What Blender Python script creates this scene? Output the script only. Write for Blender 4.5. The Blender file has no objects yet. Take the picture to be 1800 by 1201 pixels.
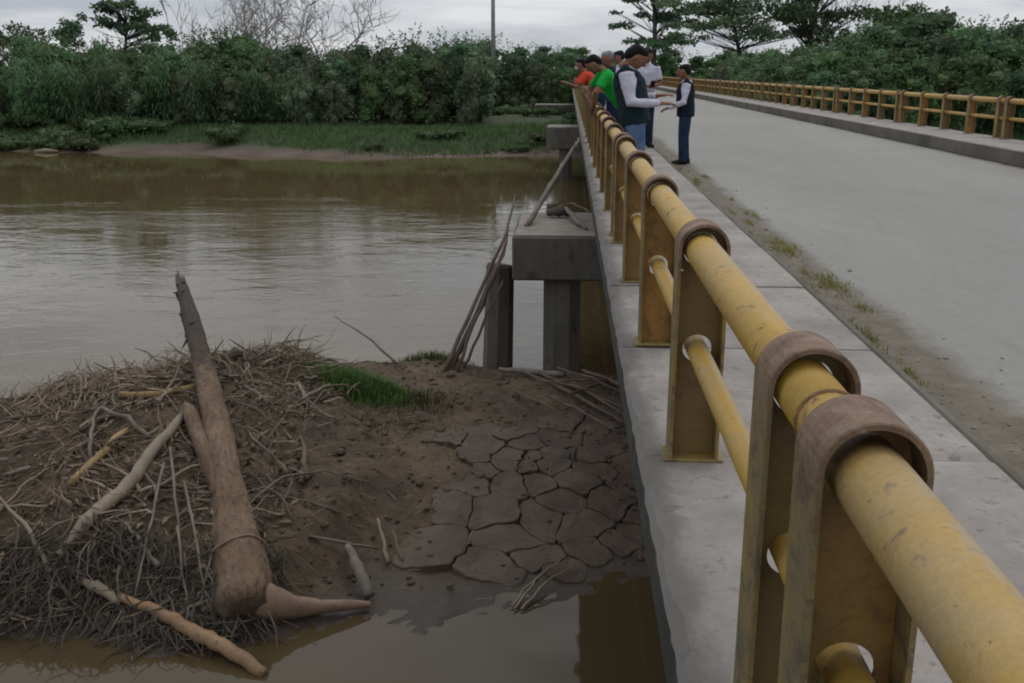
import bpy, math, random
from mathutils import Vector, Matrix, Euler
random.seed(7)
S = bpy.context.scene
C = S.collection
# ---------------------------------------------------------------- camera, sky, sun, exposure
cam_d = bpy.data.cameras.new('camera'); cam = bpy.data.objects.new('camera', cam_d); C.objects.link(cam)
cam_d.sensor_width = 36; cam_d.lens = 36; cam_d.clip_start = .05; cam_d.clip_end = 6000
cam.location = (0, 0, 4.7)
cam.rotation_euler = (math.radians(90-14.8), 0, math.radians(3.075))
S.camera = cam
S.render.engine = 'CYCLES'
S.cycles.filter_width = 2.0; S.cycles.max_bounces = 6; S.cycles.diffuse_bounces = 3; S.cycles.glossy_bounces = 3; S.cycles.transmission_bounces = 3
S.render.resolution_x = 1024; S.render.resolution_y = 683
S.view_settings.view_transform = 'Standard'; S.view_settings.look = 'None'
S.view_settings.exposure = -0.02; S.view_settings.gamma = 1
SUN_EL, SUN_AZ = math.radians(58), math.radians(-35)
W = bpy.data.worlds.new('World'); S.world = W; W.use_nodes = True
def world():
    nt = W.node_tree; N = nt.nodes; L = nt.links; N.clear()
    out = N.new('ShaderNodeOutputWorld'); bg = N.new('ShaderNodeBackground')
    sky = N.new('ShaderNodeTexSky'); sky.sky_type = 'NISHITA'; sky.sun_disc = False
    sky.sun_elevation = SUN_EL; sky.sun_rotation = SUN_AZ
    bg.inputs['Strength'].default_value = .1
    tc = N.new('ShaderNodeTexCoord'); mp = N.new('ShaderNodeMapping'); mp.inputs['Scale'].default_value = (2.2, 2.2, 13)
    L.new(tc.outputs['Generated'], mp.inputs['Vector'])
    n1 = N.new('ShaderNodeTexNoise'); n1.inputs['Scale'].default_value = 1.6; n1.inputs['Detail'].default_value = 7; n1.inputs['Roughness'].default_value = .58
    n1.inputs['Distortion'].default_value = .4
    L.new(mp.outputs[0], n1.inputs['Vector'])
    cr = N.new('ShaderNodeValToRGB'); e = cr.color_ramp.elements
    e[0].position = .38; e[0].color = (4.5, 4.9, 5.5, 1); e[1].position = .60; e[1].color = (7.9, 8.0, 8.3, 1)
    L.new(n1.outputs['Fac'], cr.inputs['Fac'])
    sp = N.new('ShaderNodeSeparateXYZ'); L.new(tc.outputs['Generated'], sp.inputs[0])
    g = N.new('ShaderNodeMath'); g.operation = 'MULTIPLY_ADD'; g.use_clamp = False
    mx0 = N.new('ShaderNodeMath'); mx0.operation = 'MAXIMUM'; mx0.inputs[1].default_value = 0; L.new(sp.outputs['Z'], mx0.inputs[0])
    L.new(mx0.outputs[0], g.inputs[0]); g.inputs[1].default_value = .5; g.inputs[2].default_value = .94
    mul = N.new('ShaderNodeVectorMath'); mul.operation = 'SCALE'; L.new(cr.outputs[0], mul.inputs[0]); L.new(g.outputs[0], mul.inputs['Scale'])
    mx = N.new('ShaderNodeMix'); mx.data_type = 'RGBA'; mx.inputs['Factor'].default_value = .93
    L.new(sky.outputs[0], mx.inputs['A']); L.new(mul.outputs[0], mx.inputs['B'])
    L.new(mx.outputs['Result'], bg.inputs['Color']); L.new(bg.outputs[0], out.inputs[0])
world()
sd = bpy.data.lights.new('sun', 'SUN'); sd.energy = .7; sd.angle = math.radians(30); sd.color = (1, .97, .92)
sun = bpy.data.objects.new('sun', sd); C.objects.link(sun); sun.location = (0, 0, 40)
sun.rotation_euler = (math.radians(32), 0, math.radians(150))

# ---------------------------------------------------------------- materials
def newmat(name):
    m = bpy.data.materials.new(name); m.use_nodes = True
    nt = m.node_tree; nt.nodes.clear()
    o = nt.nodes.new('ShaderNodeOutputMaterial'); b = nt.nodes.new('ShaderNodeBsdfPrincipled')
    nt.links.new(b.outputs[0], o.inputs[0]); return m, nt, b
def coords(nt, space='Object', rnd=True):
    tc = nt.nodes.new('ShaderNodeTexCoord')
    if space == 'World':
        g = nt.nodes.new('ShaderNodeNewGeometry'); return g.outputs['Position']
    if not rnd: return tc.outputs[space]
    oi = nt.nodes.new('ShaderNodeObjectInfo'); k = nt.nodes.new('ShaderNodeMath'); k.operation = 'MULTIPLY'; k.inputs[1].default_value = 57
    nt.links.new(oi.outputs['Random'], k.inputs[0])
    a = nt.nodes.new('ShaderNodeVectorMath'); a.operation = 'ADD'
    nt.links.new(tc.outputs[space], a.inputs[0]); nt.links.new(k.outputs[0], a.inputs[1]); return a.outputs[0]
def noise(nt, vec, scale, detail=5, rough=.6, stretch=None, dist=0):
    if stretch:
        mp = nt.nodes.new('ShaderNodeMapping'); mp.inputs['Scale'].default_value = stretch
        nt.links.new(vec, mp.inputs['Vector']); vec = mp.outputs[0]
    n = nt.nodes.new('ShaderNodeTexNoise'); n.inputs['Scale'].default_value = scale; n.inputs['Detail'].default_value = detail
    n.inputs['Roughness'].default_value = rough; n.inputs['Distortion'].default_value = dist
    nt.links.new(vec, n.inputs['Vector']); return n.outputs['Fac']
def ramp(nt, fac, stops):
    r = nt.nodes.new('ShaderNodeValToRGB'); el = r.color_ramp.elements
    while len(el) < len(stops): el.new(.5)
    for e, (p, c) in zip(el, stops):
        e.position = p; e.color = (*c, 1) if not isinstance(c, (int, float)) else (c, c, c, 1)
    nt.links.new(fac, r.inputs['Fac']); return r.outputs[0]
def mix(nt, fac, a, b):
    m = nt.nodes.new('ShaderNodeMix'); m.data_type = 'RGBA'
    for v, k in ((fac, 'Factor'), (a, 'A'), (b, 'B')):
        if hasattr(v, 'node'): nt.links.new(v, m.inputs[k])
        elif k == 'Factor': m.inputs[k].default_value = v
        else: m.inputs[k].default_value = (*v, 1)
    return m.outputs['Result']
def math_(nt, op, a, b=0, c=None, clamp=False):
    m = nt.nodes.new('ShaderNodeMath'); m.operation = op; m.use_clamp = clamp
    for i, v in enumerate((a, b, c)):
        if v is None: continue
        if hasattr(v, 'node'): nt.links.new(v, m.inputs[i])
        else: m.inputs[i].default_value = v
    return m.outputs[0]
def bump(nt, b, h, strength=.4, dist=.02):
    n = nt.nodes.new('ShaderNodeBump'); n.inputs['Strength'].default_value = strength; n.inputs['Distance'].default_value = dist
    nt.links.new(h, n.inputs['Height']); nt.links.new(n.outputs[0], b.inputs['Normal'])
def pmat(name, c1, c2, scale=4, rough=.85, c3=None, fine=None, stretch=None, bs=.4, bd=.01, space='Object', lo=.38, hi=.62, metal=0):
    m, nt, b = newmat(name); v = coords(nt, space)
    n = noise(nt, v, scale, stretch=stretch); col = ramp(nt, n, [(lo, c1), (hi, c2)])
    n2 = noise(nt, v, fine or scale*7, 6, .7, stretch)
    if c3: col = mix(nt, ramp(nt, n2, [(.55, 0), (.68, 1)]), col, c3)
    hv = nt.nodes.new('ShaderNodeHueSaturation'); nt.links.new(col, hv.inputs['Color'])
    nt.links.new(math_(nt, 'MULTIPLY_ADD', n2, .7, .65), hv.inputs['Value'])
    nt.links.new(hv.outputs[0], b.inputs['Base Color']); b.inputs['Roughness'].default_value = rough; b.inputs['Metallic'].default_value = metal
    bump(nt, b, n2, bs, bd); return m
def foliage(name, c1, c2, trans=.25, c3=None):
    m, nt, b = newmat(name); g = nt.nodes.new('ShaderNodeNewGeometry'); oi = nt.nodes.new('ShaderNodeObjectInfo')
    st = [(0, c1), (.75, c2)] + ([(1, c3)] if c3 else [])
    col = ramp(nt, g.outputs['Random Per Island'], st)
    v = coords(nt); n = noise(nt, v, .9, 3)
    hv = nt.nodes.new('ShaderNodeHueSaturation'); nt.links.new(col, hv.inputs['Color'])
    nt.links.new(math_(nt, 'MULTIPLY', math_(nt, 'MULTIPLY_ADD', oi.outputs['Random'], .7, .65), math_(nt, 'MULTIPLY_ADD', n, 1.2, .4)), hv.inputs['Value'])
    nt.links.new(math_(nt, 'MULTIPLY_ADD', oi.outputs['Random'], .06, .47), hv.inputs['Hue'])
    nt.links.new(hv.outputs[0], b.inputs['Base Color']); b.inputs['Roughness'].default_value = .65
    b.inputs['Specular IOR Level'].default_value = .25
    t = nt.nodes.new('ShaderNodeBsdfTranslucent'); nt.links.new(hv.outputs[0], t.inputs['Color'])
    ms = nt.nodes.new('ShaderNodeMixShader'); ms.inputs[0].default_value = trans
    nt.links.new(b.outputs[0], ms.inputs[1]); nt.links.new(t.outputs[0], ms.inputs[2])
    nt.links.new(ms.outputs[0], [x for x in nt.nodes if x.type == 'OUTPUT_MATERIAL'][0].inputs[0]); return m

M = {}
M['concrete'] = pmat('concrete', (.21, .195, .175), (.31, .295, .275), 1.1, .9, (.17, .15, .13), 9, bs=.35)
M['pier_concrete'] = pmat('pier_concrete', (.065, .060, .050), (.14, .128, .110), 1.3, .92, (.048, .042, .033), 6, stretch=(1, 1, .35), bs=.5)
M['fascia'] = pmat('algae_and_shade_fascia', (.026, .026, .021), (.050, .048, .040), 1.5, .95, (.018, .018, .014), 8, stretch=(1, 1, .3))  # algae stain on the outer face, its weaker light also painted in as darker colour
M['walk'] = pmat('walkway_concrete', (.21, .186, .163), (.35, .318, .288), 2.6, .92, (.14, .12, .10), 14, bs=.5, bd=.006, lo=.3, hi=.7)
M['silt'] = pmat('dried_silt', (.19, .165, .135), (.28, .25, .21), 2, .95, (.14, .115, .09), 12)
def edge_stain():
    m = M['walk']; nt = m.node_tree; b = [n for n in nt.nodes if n.type == 'BSDF_PRINCIPLED'][0]; src = b.inputs['Base Color'].links[0].from_socket
    tc = nt.nodes.new('ShaderNodeTexCoord'); sp = nt.nodes.new('ShaderNodeSeparateXYZ'); nt.links.new(tc.outputs['Object'], sp.inputs[0])
    v = coords(nt, 'World'); n = noise(nt, v, 7, 7, .75, (1, .6, 1)); n2 = noise(nt, v, 1.3, 4)
    k = math_(nt, 'MULTIPLY', math_(nt, 'SUBTRACT', math_(nt, 'MULTIPLY_ADD', n, .22, math_(nt, 'MULTIPLY', n2, .10)), math_(nt, 'ADD', sp.outputs['X'], .665)), 16, clamp=True)
    sp2 = ramp(nt, noise(nt, v, 26, 7, .8), [(.56, 0), (.66, .55)])
    c = mix(nt, math_(nt, 'MULTIPLY', k, .75), src, (.125, .116, .105)); c = mix(nt, sp2, c, (.15, .13, .115))
    nt.links.new(c, b.inputs['Base Color'])
edge_stain()
M['kerb'] = pmat('mossy_kerb_concrete', (.085, .078, .06), (.15, .135, .11), .8, .95, (.07, .075, .04), 7, bs=.6)
def road_mat():
    m, nt, b = newmat('roadway_concrete'); v = coords(nt, 'World'); sp = nt.nodes.new('ShaderNodeSeparateXYZ'); nt.links.new(v, sp.inputs[0])
    big = noise(nt, v, .35, 4, .55, (1, .3, 1)); fine = noise(nt, v, 22, 6, .7)
    col = ramp(nt, big, [(.3, (.225, .217, .198)), (.7, (.272, .263, .242))])
    # dirt washed up along both kerbs, ragged inner edge
    edge = noise(nt, v, 1.6, 6, .7); wide = noise(nt, v, .35, 3)
    dl = math_(nt, 'SUBTRACT', sp.outputs['X'], 1.52); dr = math_(nt, 'SUBTRACT', 8.22, sp.outputs['X'])
    d = math_(nt, 'MINIMUM', dl, dr)
    w = math_(nt, 'MULTIPLY_ADD', edge, .42, math_(nt, 'MULTIPLY_ADD', wide, .5, .27))
    f = math_(nt, 'MULTIPLY', math_(nt, 'SUBTRACT', w, d), 6, clamp=True)
    sm1 = ramp(nt, noise(nt, v, 1.1, 7, .75, (1, .4, 1)), [(.48, 0), (.72, .5)]); col = mix(nt, sm1, col, (.20, .175, .15))
    sm2 = ramp(nt, noise(nt, v, 3.2, 8, .8, (1, .25, 1)), [(.54, 0), (.68, .4)]); col = mix(nt, sm2, col, (.16, .155, .145))
    dirt = ramp(nt, noise(nt, v, 6, 6, .7), [(.35, (.095, .076, .050)), (.65, (.165, .138, .098))])
    col = mix(nt, math_(nt, 'MULTIPLY', f, .95), col, dirt)
    hv = nt.nodes.new('ShaderNodeHueSaturation'); nt.links.new(col, hv.inputs['Color']); nt.links.new(math_(nt, 'MULTIPLY_ADD', fine, .5, .75), hv.inputs['Value'])
    nt.links.new(hv.outputs[0], b.inputs['Base Color']); b.inputs['Roughness'].default_value = .88
    bump(nt, b, fine, .3, .006); return m
M['road'] = road_mat()
def paint_mat(name, paint, paint2, rust, grime, rustlo=.52, rusthi=.62, top=None, rough=.5, alt=None):
    m, nt, b = newmat(name); v = coords(nt, 'Object')
    n1 = noise(nt, v, 5, 5, .6, (1, .5, 1)); n2 = noise(nt, v, 17, 7, .68, dist=.5); n3 = noise(nt, v, 90, 4, .7)
    col = ramp(nt, n1, [(.35, paint), (.65, paint2)])
    if alt:
        oi = nt.nodes.new('ShaderNodeObjectInfo'); rf = math_(nt, 'MULTIPLY_ADD', oi.outputs['Random'], .8, math_(nt, 'MULTIPLY', n1, .5)); col = mix(nt, ramp(nt, rf, [(.35, .95), (.9, .1)]), col, alt)
    if top:
        g = nt.nodes.new('ShaderNodeNewGeometry'); sp = nt.nodes.new('ShaderNodeSeparateXYZ'); nt.links.new(g.outputs['Normal'], sp.inputs[0])
        sx = math_(nt, 'MULTIPLY_ADD', sp.outputs['X'], .75, math_(nt, 'MULTIPLY', sp.outputs['Z'], .55))
        tf = math_(nt, 'MULTIPLY', math_(nt, 'SUBTRACT', math_(nt, 'ADD', sx, math_(nt, 'MULTIPLY', n2, 1.1)), 1.22), 7, clamp=True)
        col = mix(nt, math_(nt, 'MULTIPLY', tf, .7), col, top)
    col = mix(nt, ramp(nt, n2, [(rustlo, 0), (rusthi, 1)]), col, rust)
    col = mix(nt, ramp(nt, noise(nt, v, 2.3, 4), [(.5, 0), (.72, .75)]), col, grime)
    hv = nt.nodes.new('ShaderNodeHueSaturation'); nt.links.new(col, hv.inputs['Color']); nt.links.new(math_(nt, 'MULTIPLY_ADD', n3, .6, .7), hv.inputs['Value'])
    nt.links.new(hv.outputs[0], b.inputs['Base Color'])
    nt.links.new(math_(nt, 'MULTIPLY_ADD', n2, .5, rough-.2), b.inputs['Roughness'])
    chip = ramp(nt, noise(nt, v, 34, 5, .75, dist=.8), [(.66, 0), (.70, 1)]); hv2 = mix(nt, chip, hv.outputs[0], rust); nt.links.new(hv2, b.inputs['Base Color'])
    scr = ramp(nt, noise(nt, v, 9, 7, .8, (1, .3, 1), .6), [(.60, 0), (.66, .7)]); hv3 = mix(nt, scr, hv2, grime); nt.links.new(hv3, b.inputs['Base Color'])
    bump(nt, b, math_(nt, 'SUBTRACT', math_(nt, 'ADD', n2, math_(nt, 'MULTIPLY', n3, .35)), math_(nt, 'MULTIPLY', chip, .8)), .6, .004); return m
M['pipe'] = paint_mat('worn_yellow_pipe_paint', (.45, .27, .036), (.39, .24, .05), (.15, .08, .045), (.34, .26, .15), .60, .66, (.37, .30, .21))
M['web'] = paint_mat('rusty_orange_plate_paint', (.40, .175, .022), (.27, .145, .028), (.14, .065, .022), (.12, .088, .035), .52, .70, alt=(.135, .098, .034))
M['flange'] = paint_mat('grimy_yellow_steel', (.27, .185, .045), (.19, .145, .060), (.12, .075, .042), (.145, .125, .085), .52, .64)
M['hoop'] = paint_mat('rusty_hoop_steel', (.20, .115, .055), (.155, .085, .050), (.085, .045, .030), (.19, .125, .090), .47, .60)
def post_mat():
    m, nt, b = newmat('grimy_post_steel'); v = coords(nt, 'Object'); tc = nt.nodes.new('ShaderNodeTexCoord')
    sp = nt.nodes.new('ShaderNodeSeparateXYZ'); nt.links.new(tc.outputs['Object'], sp.inputs[0])
    n1 = noise(nt, v, 4, 5, .6, (1, 1, .5)); n2 = noise(nt, v, 15, 8, .75, dist=.7); n3 = noise(nt, v, 80, 4, .7)
    low = ramp(nt, n1, [(.33, (.15, .125, .070)), (.5, (.23, .165, .055)), (.66, (.31, .20, .045))])
    low = mix(nt, ramp(nt, n2, [(.48, 0), (.62, .9)]), low, (.10, .075, .050))
    top = ramp(nt, n2, [(.36, (.235, .155, .115)), (.5, (.185, .105, .065)), (.64, (.085, .048, .032))])
    k = math_(nt, 'MULTIPLY', math_(nt, 'SUBTRACT', math_(nt, 'MULTIPLY_ADD', n1, .5, sp.outputs['Z']), .86), 5, clamp=True)
    col = mix(nt, k, low, top); col = mix(nt, ramp(nt, n3, [(.60, 0), (.68, .6)]), col, (.30, .26, .19))
    nt.links.new(col, b.inputs['Base Color']); b.inputs['Roughness'].default_value = .72
    bump(nt, b, math_(nt, 'ADD', n2, math_(nt, 'MULTIPLY', n3, .4)), .7, .006); return m
M['post'] = post_mat()
M['weld'] = pmat('rust_weld', (.14, .07, .03), (.25, .14, .05), 20, .8)
def water_mat():
    m, nt, b = newmat('turbid_water'); v = coords(nt, 'World')
    n0 = noise(nt, v, .05, 3); b.inputs['IOR'].default_value = 1.333; b.inputs['Roughness'].default_value = .04
    col = ramp(nt, noise(nt, v, .12, 4, .6, (.5, 1, 1)), [(.3, (.090, .064, .028)), (.7, (.118, .086, .041))])
    spw = nt.nodes.new('ShaderNodeSeparateXYZ'); nt.links.new(v, spw.inputs[0])   # pool darker over mud, with bridge and bank shade put into its colour
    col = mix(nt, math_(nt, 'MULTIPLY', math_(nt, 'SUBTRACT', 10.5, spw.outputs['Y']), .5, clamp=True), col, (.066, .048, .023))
    nt.links.new(col, b.inputs['Base Color'])
    a = noise(nt, v, .8, 4, .6, (.7, 1.15, 1), 1.0); c = noise(nt, v, 4.5, 3, .6, (.8, 1.1, 1), .6)
    patch = ramp(nt, noise(nt, v, .22, 4, .6, (.6, 1.1, 1), .8), [(.35, .35), (.65, 1)])
    sp = nt.nodes.new('ShaderNodeSeparateXYZ'); nt.links.new(v, sp.inputs[0])
    # slack water along the far bank and behind the mud bank, riffled current between
    yy = math_(nt, 'MULTIPLY_ADD', noise(nt, v, .2, 6, .72, (.3, 1.5, 1)), 26, math_(nt, 'SUBTRACT', sp.outputs['Y'], 13))
    far = math_(nt, 'MULTIPLY', math_(nt, 'SUBTRACT', 36.5, yy), .22, clamp=True)
    near = math_(nt, 'MULTIPLY', math_(nt, 'SUBTRACT', sp.outputs['Y'], 9.5), .25, clamp=True)
    calm = math_(nt, 'MULTIPLY_ADD', math_(nt, 'MULTIPLY', far, near), .92, .08)
    h = math_(nt, 'MULTIPLY', math_(nt, 'MULTIPLY', math_(nt, 'MULTIPLY_ADD', c, .14, a), calm), patch)
    bump(nt, b, h, .13, .22); return m
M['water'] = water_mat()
def mud_mat():
    m, nt, b = newmat('river_mud'); v = coords(nt, 'World')
    big = noise(nt, v, .9, 5, .6); mid = noise(nt, v, 5, 6, .65, (1, 1.8, 1)); fine = noise(nt, v, 38, 6, .7)
    col = ramp(nt, big, [(.33, (.048, .031, .019)), (.5, (.074, .050, .029)), (.68, (.112, .080, .045))])
    col = mix(nt, ramp(nt, mid, [(.52, 0), (.7, .8)]), col, (.135, .097, .055))
    sp = nt.nodes.new('ShaderNodeSeparateXYZ'); nt.links.new(v, sp.inputs[0])
    wet = math_(nt, 'MULTIPLY', math_(nt, 'SUBTRACT', math_(nt, 'MULTIPLY_ADD', big, .14, .06), sp.outputs['Z']), 9, clamp=True)
    col = mix(nt, math_(nt, 'MULTIPLY', wet, .6), col, (.032, .023, .016))
    hv = nt.nodes.new('ShaderNodeHueSaturation'); nt.links.new(col, hv.inputs['Color']); nt.links.new(math_(nt, 'MULTIPLY_ADD', fine, .9, .55), hv.inputs['Value'])
    nt.links.new(hv.outputs[0], b.inputs['Base Color'])
    nt.links.new(math_(nt, 'MULTIPLY_ADD', wet, -.35, .88), b.inputs['Roughness'])
    bump(nt, b, math_(nt, 'MULTIPLY_ADD', fine, .4, mid), .7, .05); return m
M['mud'] = mud_mat()
M['mud_plate'] = pmat('drying_mud_crust', (.066, .045, .031), (.100, .071, .048), 2.2, .8, (.046, .031, .021), 18, space='World', bs=.35)
def ground_mat():
    m, nt, b = newmat('bank_soil'); v = coords(nt, 'World'); sp = nt.nodes.new('ShaderNodeSeparateXYZ'); nt.links.new(v, sp.inputs[0])
    n = noise(nt, v, .45, 5); f = noise(nt, v, 3, 6, .7)
    soil = ramp(nt, n, [(.35, (.075, .052, .038)), (.65, (.13, .094, .072))])
    gr = ramp(nt, f, [(.35, (.030, .045, .018)), (.65, (.055, .075, .028))])
    k = math_(nt, 'MULTIPLY', math_(nt, 'SUBTRACT', math_(nt, 'MULTIPLY_ADD', n, .9, sp.outputs['Z']), .68), 4, clamp=True)
    nt.links.new(mix(nt, k, soil, gr), b.inputs['Base Color']); b.inputs['Roughness'].default_value = .95
    bump(nt, b, f, .6, .15); return m
M['ground'] = ground_mat()
def island_mat(name, stops, rough=.85, stretch=None):
    m, nt, b = newmat(name); g = nt.nodes.new('ShaderNodeNewGeometry'); v = coords(nt, 'Object')
    col = ramp(nt, g.outputs['Random Per Island'], stops); n = noise(nt, v, 30, 4)
    hv = nt.nodes.new('ShaderNodeHueSaturation'); nt.links.new(col, hv.inputs['Color']); nt.links.new(math_(nt, 'MULTIPLY_ADD', n, .9, .55), hv.inputs['Value'])
    nt.links.new(hv.outputs[0], b.inputs['Base Color']); b.inputs['Roughness'].default_value = rough; return m
M['twigs'] = island_mat('drift_twigs', [(0, (.055, .037, .023)), (.45, (.138, .097, .063)), (.86, (.24, .183, .128)), (1, (.33, .27, .20))])
M['roots'] = island_mat('dark_root_fibres', [(0, (.034, .026, .019)), (.7, (.078, .060, .045)), (1, (.16, .13, .10))])
def wood(name, c1, c2, c3=None, s=3):
    return pmat(name, c1, c2, s, .82, c3, s*5, stretch=(1, 1, .5), bs=.6, bd=.012)
M['log'] = wood('weathered_log_bark', (.15, .093, .055), (.22, .145, .09), (.095, .060, .038))
def log_mat():
    m, nt, b = newmat('weathered_log'); tc = nt.nodes.new('ShaderNodeTexCoord'); uv = tc.outputs['UV']; ob = tc.outputs['Object']
    sp = nt.nodes.new('ShaderNodeSeparateXYZ'); nt.links.new(ob, sp.inputs[0])
    st = noise(nt, uv, 5, 8, .72, (5, 2.2, 1), .5); big = noise(nt, ob, 2.2, 5, .65); pat = noise(nt, ob, 7, 6, .7, dist=.8)
    col = ramp(nt, big, [(.33, (.155, .093, .053)), (.5, (.22, .142, .085)), (.68, (.285, .195, .125))])
    col = mix(nt, ramp(nt, st, [(.50, 0), (.64, .85)]), col, (.060, .040, .027))
    col = mix(nt, ramp(nt, pat, [(.56, 0), (.66, .7)]), col, (.085, .060, .042))
    tip = math_(nt, 'MULTIPLY', math_(nt, 'SUBTRACT', math_(nt, 'MULTIPLY_ADD', pat, .9, sp.outputs['Z']), 1.80), 7, clamp=True)
    butt = math_(nt, 'MULTIPLY', math_(nt, 'SUBTRACT', .92, math_(nt, 'MULTIPLY_ADD', pat, .9, sp.outputs['Z'])), 3, clamp=True)
    col = mix(nt, math_(nt, 'MULTIPLY', tip, .85), col, (.050, .038, .030)); col = mix(nt, math_(nt, 'MULTIPLY', butt, .6), col, (.062, .045, .034))
    nt.links.new(col, b.inputs['Base Color']); b.inputs['Roughness'].default_value = .88
    bump(nt, b, math_(nt, 'ADD', math_(nt, 'MULTIPLY', st, 1.4), pat), .9, .035); return m
M['log'] = log_mat()
M['log_dark'] = wood('dark_flaking_bark', (.045, .034, .028), (.085, .065, .055), (.03, .024, .02), 8)
M['log_pale'] = wood('bare_pinkish_wood', (.20, .128, .088), (.26, .178, .122), (.10, .066, .046))
M['cane'] = wood('yellow_cane', (.25, .165, .062), (.33, .23, .10), (.17, .11, .05), 5)
M['pale_wood'] = wood('pale_barkless_wood', (.19, .15, .105), (.26, .21, .15), (.13, .10, .075))
M['orange_wood'] = wood('orange_split_wood', (.21, .125, .065), (.29, .185, .095), (.085, .055, .036))
M['grey_wood'] = wood('grey_drift_wood', (.12, .098, .08), (.19, .16, .13), (.08, .065, .05), 6)
M['brown_wood'] = wood('brown_pole_wood', (.085, .058, .043), (.14, .10, .078), (.06, .043, .034), 5)
M['bark'] = wood('tree_bark', (.05, .044, .038), (.10, .09, .08), None, 2)
M['pale_bark'] = wood('pale_tree_bark', (.24, .22, .20), (.33, .305, .28), None, 2)
M['leaf_litter'] = island_mat('dead_leaf_litter', [(0, (.035, .025, .018)), (.5, (.085, .060, .040)), (.9, (.16, .115, .075)), (1, (.24, .18, .11))])
M['leaf_dark'] = foliage('dark_leaves', (0.049, 0.090, 0.049), (0.096, 0.157, 0.075), .25, (0.160, 0.220, 0.109))
M['leaf_mid'] = foliage('mid_green_leaves', (0.061, 0.113, 0.046), (0.116, 0.196, 0.072), .25, (0.189, 0.220, 0.102))
M['leaf_olive'] = foliage('olive_leaves', (0.070, 0.099, 0.058), (0.131, 0.171, 0.093), .25, (0.189, 0.220, 0.131))
M['leaf_cane'] = foliage('cane_blades', (0.065, 0.131, 0.055), (0.123, 0.217, 0.090), .3, (0.203, 0.220, 0.145))
M['leaf_low'] = foliage('low_herb_leaves', (0.044, 0.075, 0.029), (0.077, 0.116, 0.044), .25, (0.110, 0.143, 0.061))
M['leaf_grass'] = foliage('bank_grass_blades', (0.061, 0.101, 0.037), (0.105, 0.160, 0.055), .3, (0.154, 0.187, 0.077))
M['grass'] = foliage('fresh_grass', (.045, .085, .018), (.095, .165, .035), .3, (.15, .19, .07))
M['grass_dull'] = foliage('dull_grass', (.045, .055, .018), (.09, .10, .035), .3, (.15, .13, .06))
M['dry_weed'] = foliage('dry_kerb_weed', (.16, .13, .06), (.22, .19, .07), .3, (.17, .18, .055))
M['pole'] = pmat('grey_pole', (.16, .16, .165), (.23, .23, .235), 3, .8)
M['skin'] = pmat('skin', (.19, .095, .062), (.23, .12, .08), 8, .6, bs=.05)
M['skin'].node_tree.nodes['Principled BSDF'].inputs['Specular IOR Level'].default_value = .15
M['hair'] = pmat('black_hair', (.006, .0055, .0055), (.010, .009, .009), 20, .7, stretch=(3, 3, .5))
M['hair'].node_tree.nodes['Principled BSDF'].inputs['Specular IOR Level'].default_value = .15
M['white_shirt'] = pmat('white_shirt', (.48, .47, .55), (.58, .57, .66), 6, .9, bs=.9, bd=.03, fine=11)
M['white_shirt'].node_tree.nodes['Principled BSDF'].inputs['Specular IOR Level'].default_value = .15
M['green_shirt'] = pmat('green_shirt', (.012, .26, .042), (.016, .34, .055), 6, .9, bs=.9, bd=.03, fine=11)
M['green_shirt'].node_tree.nodes['Principled BSDF'].inputs['Specular IOR Level'].default_value = .15
M['orange_shirt'] = pmat('orange_shirt', (.52, .055, .030), (.62, .075, .04), 6, .9, bs=.9, bd=.03, fine=11)
M['orange_shirt'].node_tree.nodes['Principled BSDF'].inputs['Specular IOR Level'].default_value = .15
M['vest'] = pmat('dark_teal_vest', (.010, .024, .030), (.015, .031, .038), 6, .85, bs=.9, bd=.03, fine=11)
M['vest'].node_tree.nodes['Principled BSDF'].inputs['Specular IOR Level'].default_value = .15
M['navy'] = pmat('navy_cloth', (.010, .014, .024), (.016, .021, .034), 6, .9, bs=.9, bd=.03, fine=11)
M['navy'].node_tree.nodes['Principled BSDF'].inputs['Specular IOR Level'].default_value = .15
M['jeans'] = pmat('light_blue_jeans', (.085, .15, .27), (.13, .20, .33), 6, .9, bs=.9, bd=.03, fine=11)
M['jeans'].node_tree.nodes['Principled BSDF'].inputs['Specular IOR Level'].default_value = .15
M['dark_jeans'] = pmat('dark_blue_jeans', (.012, .026, .058), (.022, .040, .078), 6, .9, bs=.9, bd=.03, fine=11)
M['dark_jeans'].node_tree.nodes['Principled BSDF'].inputs['Specular IOR Level'].default_value = .15
M['shoe'] = pmat('black_shoe', (.012, .011, .011), (.025, .022, .02), 10, .5)
M['shoe'].node_tree.nodes['Principled BSDF'].inputs['Specular IOR Level'].default_value = .15
M['phone'] = pmat('black_phone', (.008, .008, .009), (.014, .014, .015), 10, .25, bs=0)
M['cloth_white'] = pmat('white_cloth', (.42, .42, .44), (.52, .52, .54), 8, .9)
M['lip'] = pmat('lip', (.16, .06, .05), (.19, .08, .06), 8, .6)
M['eye'] = pmat('eye', (.03, .02, .018), (.05, .03, .025), 8, .3)

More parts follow.
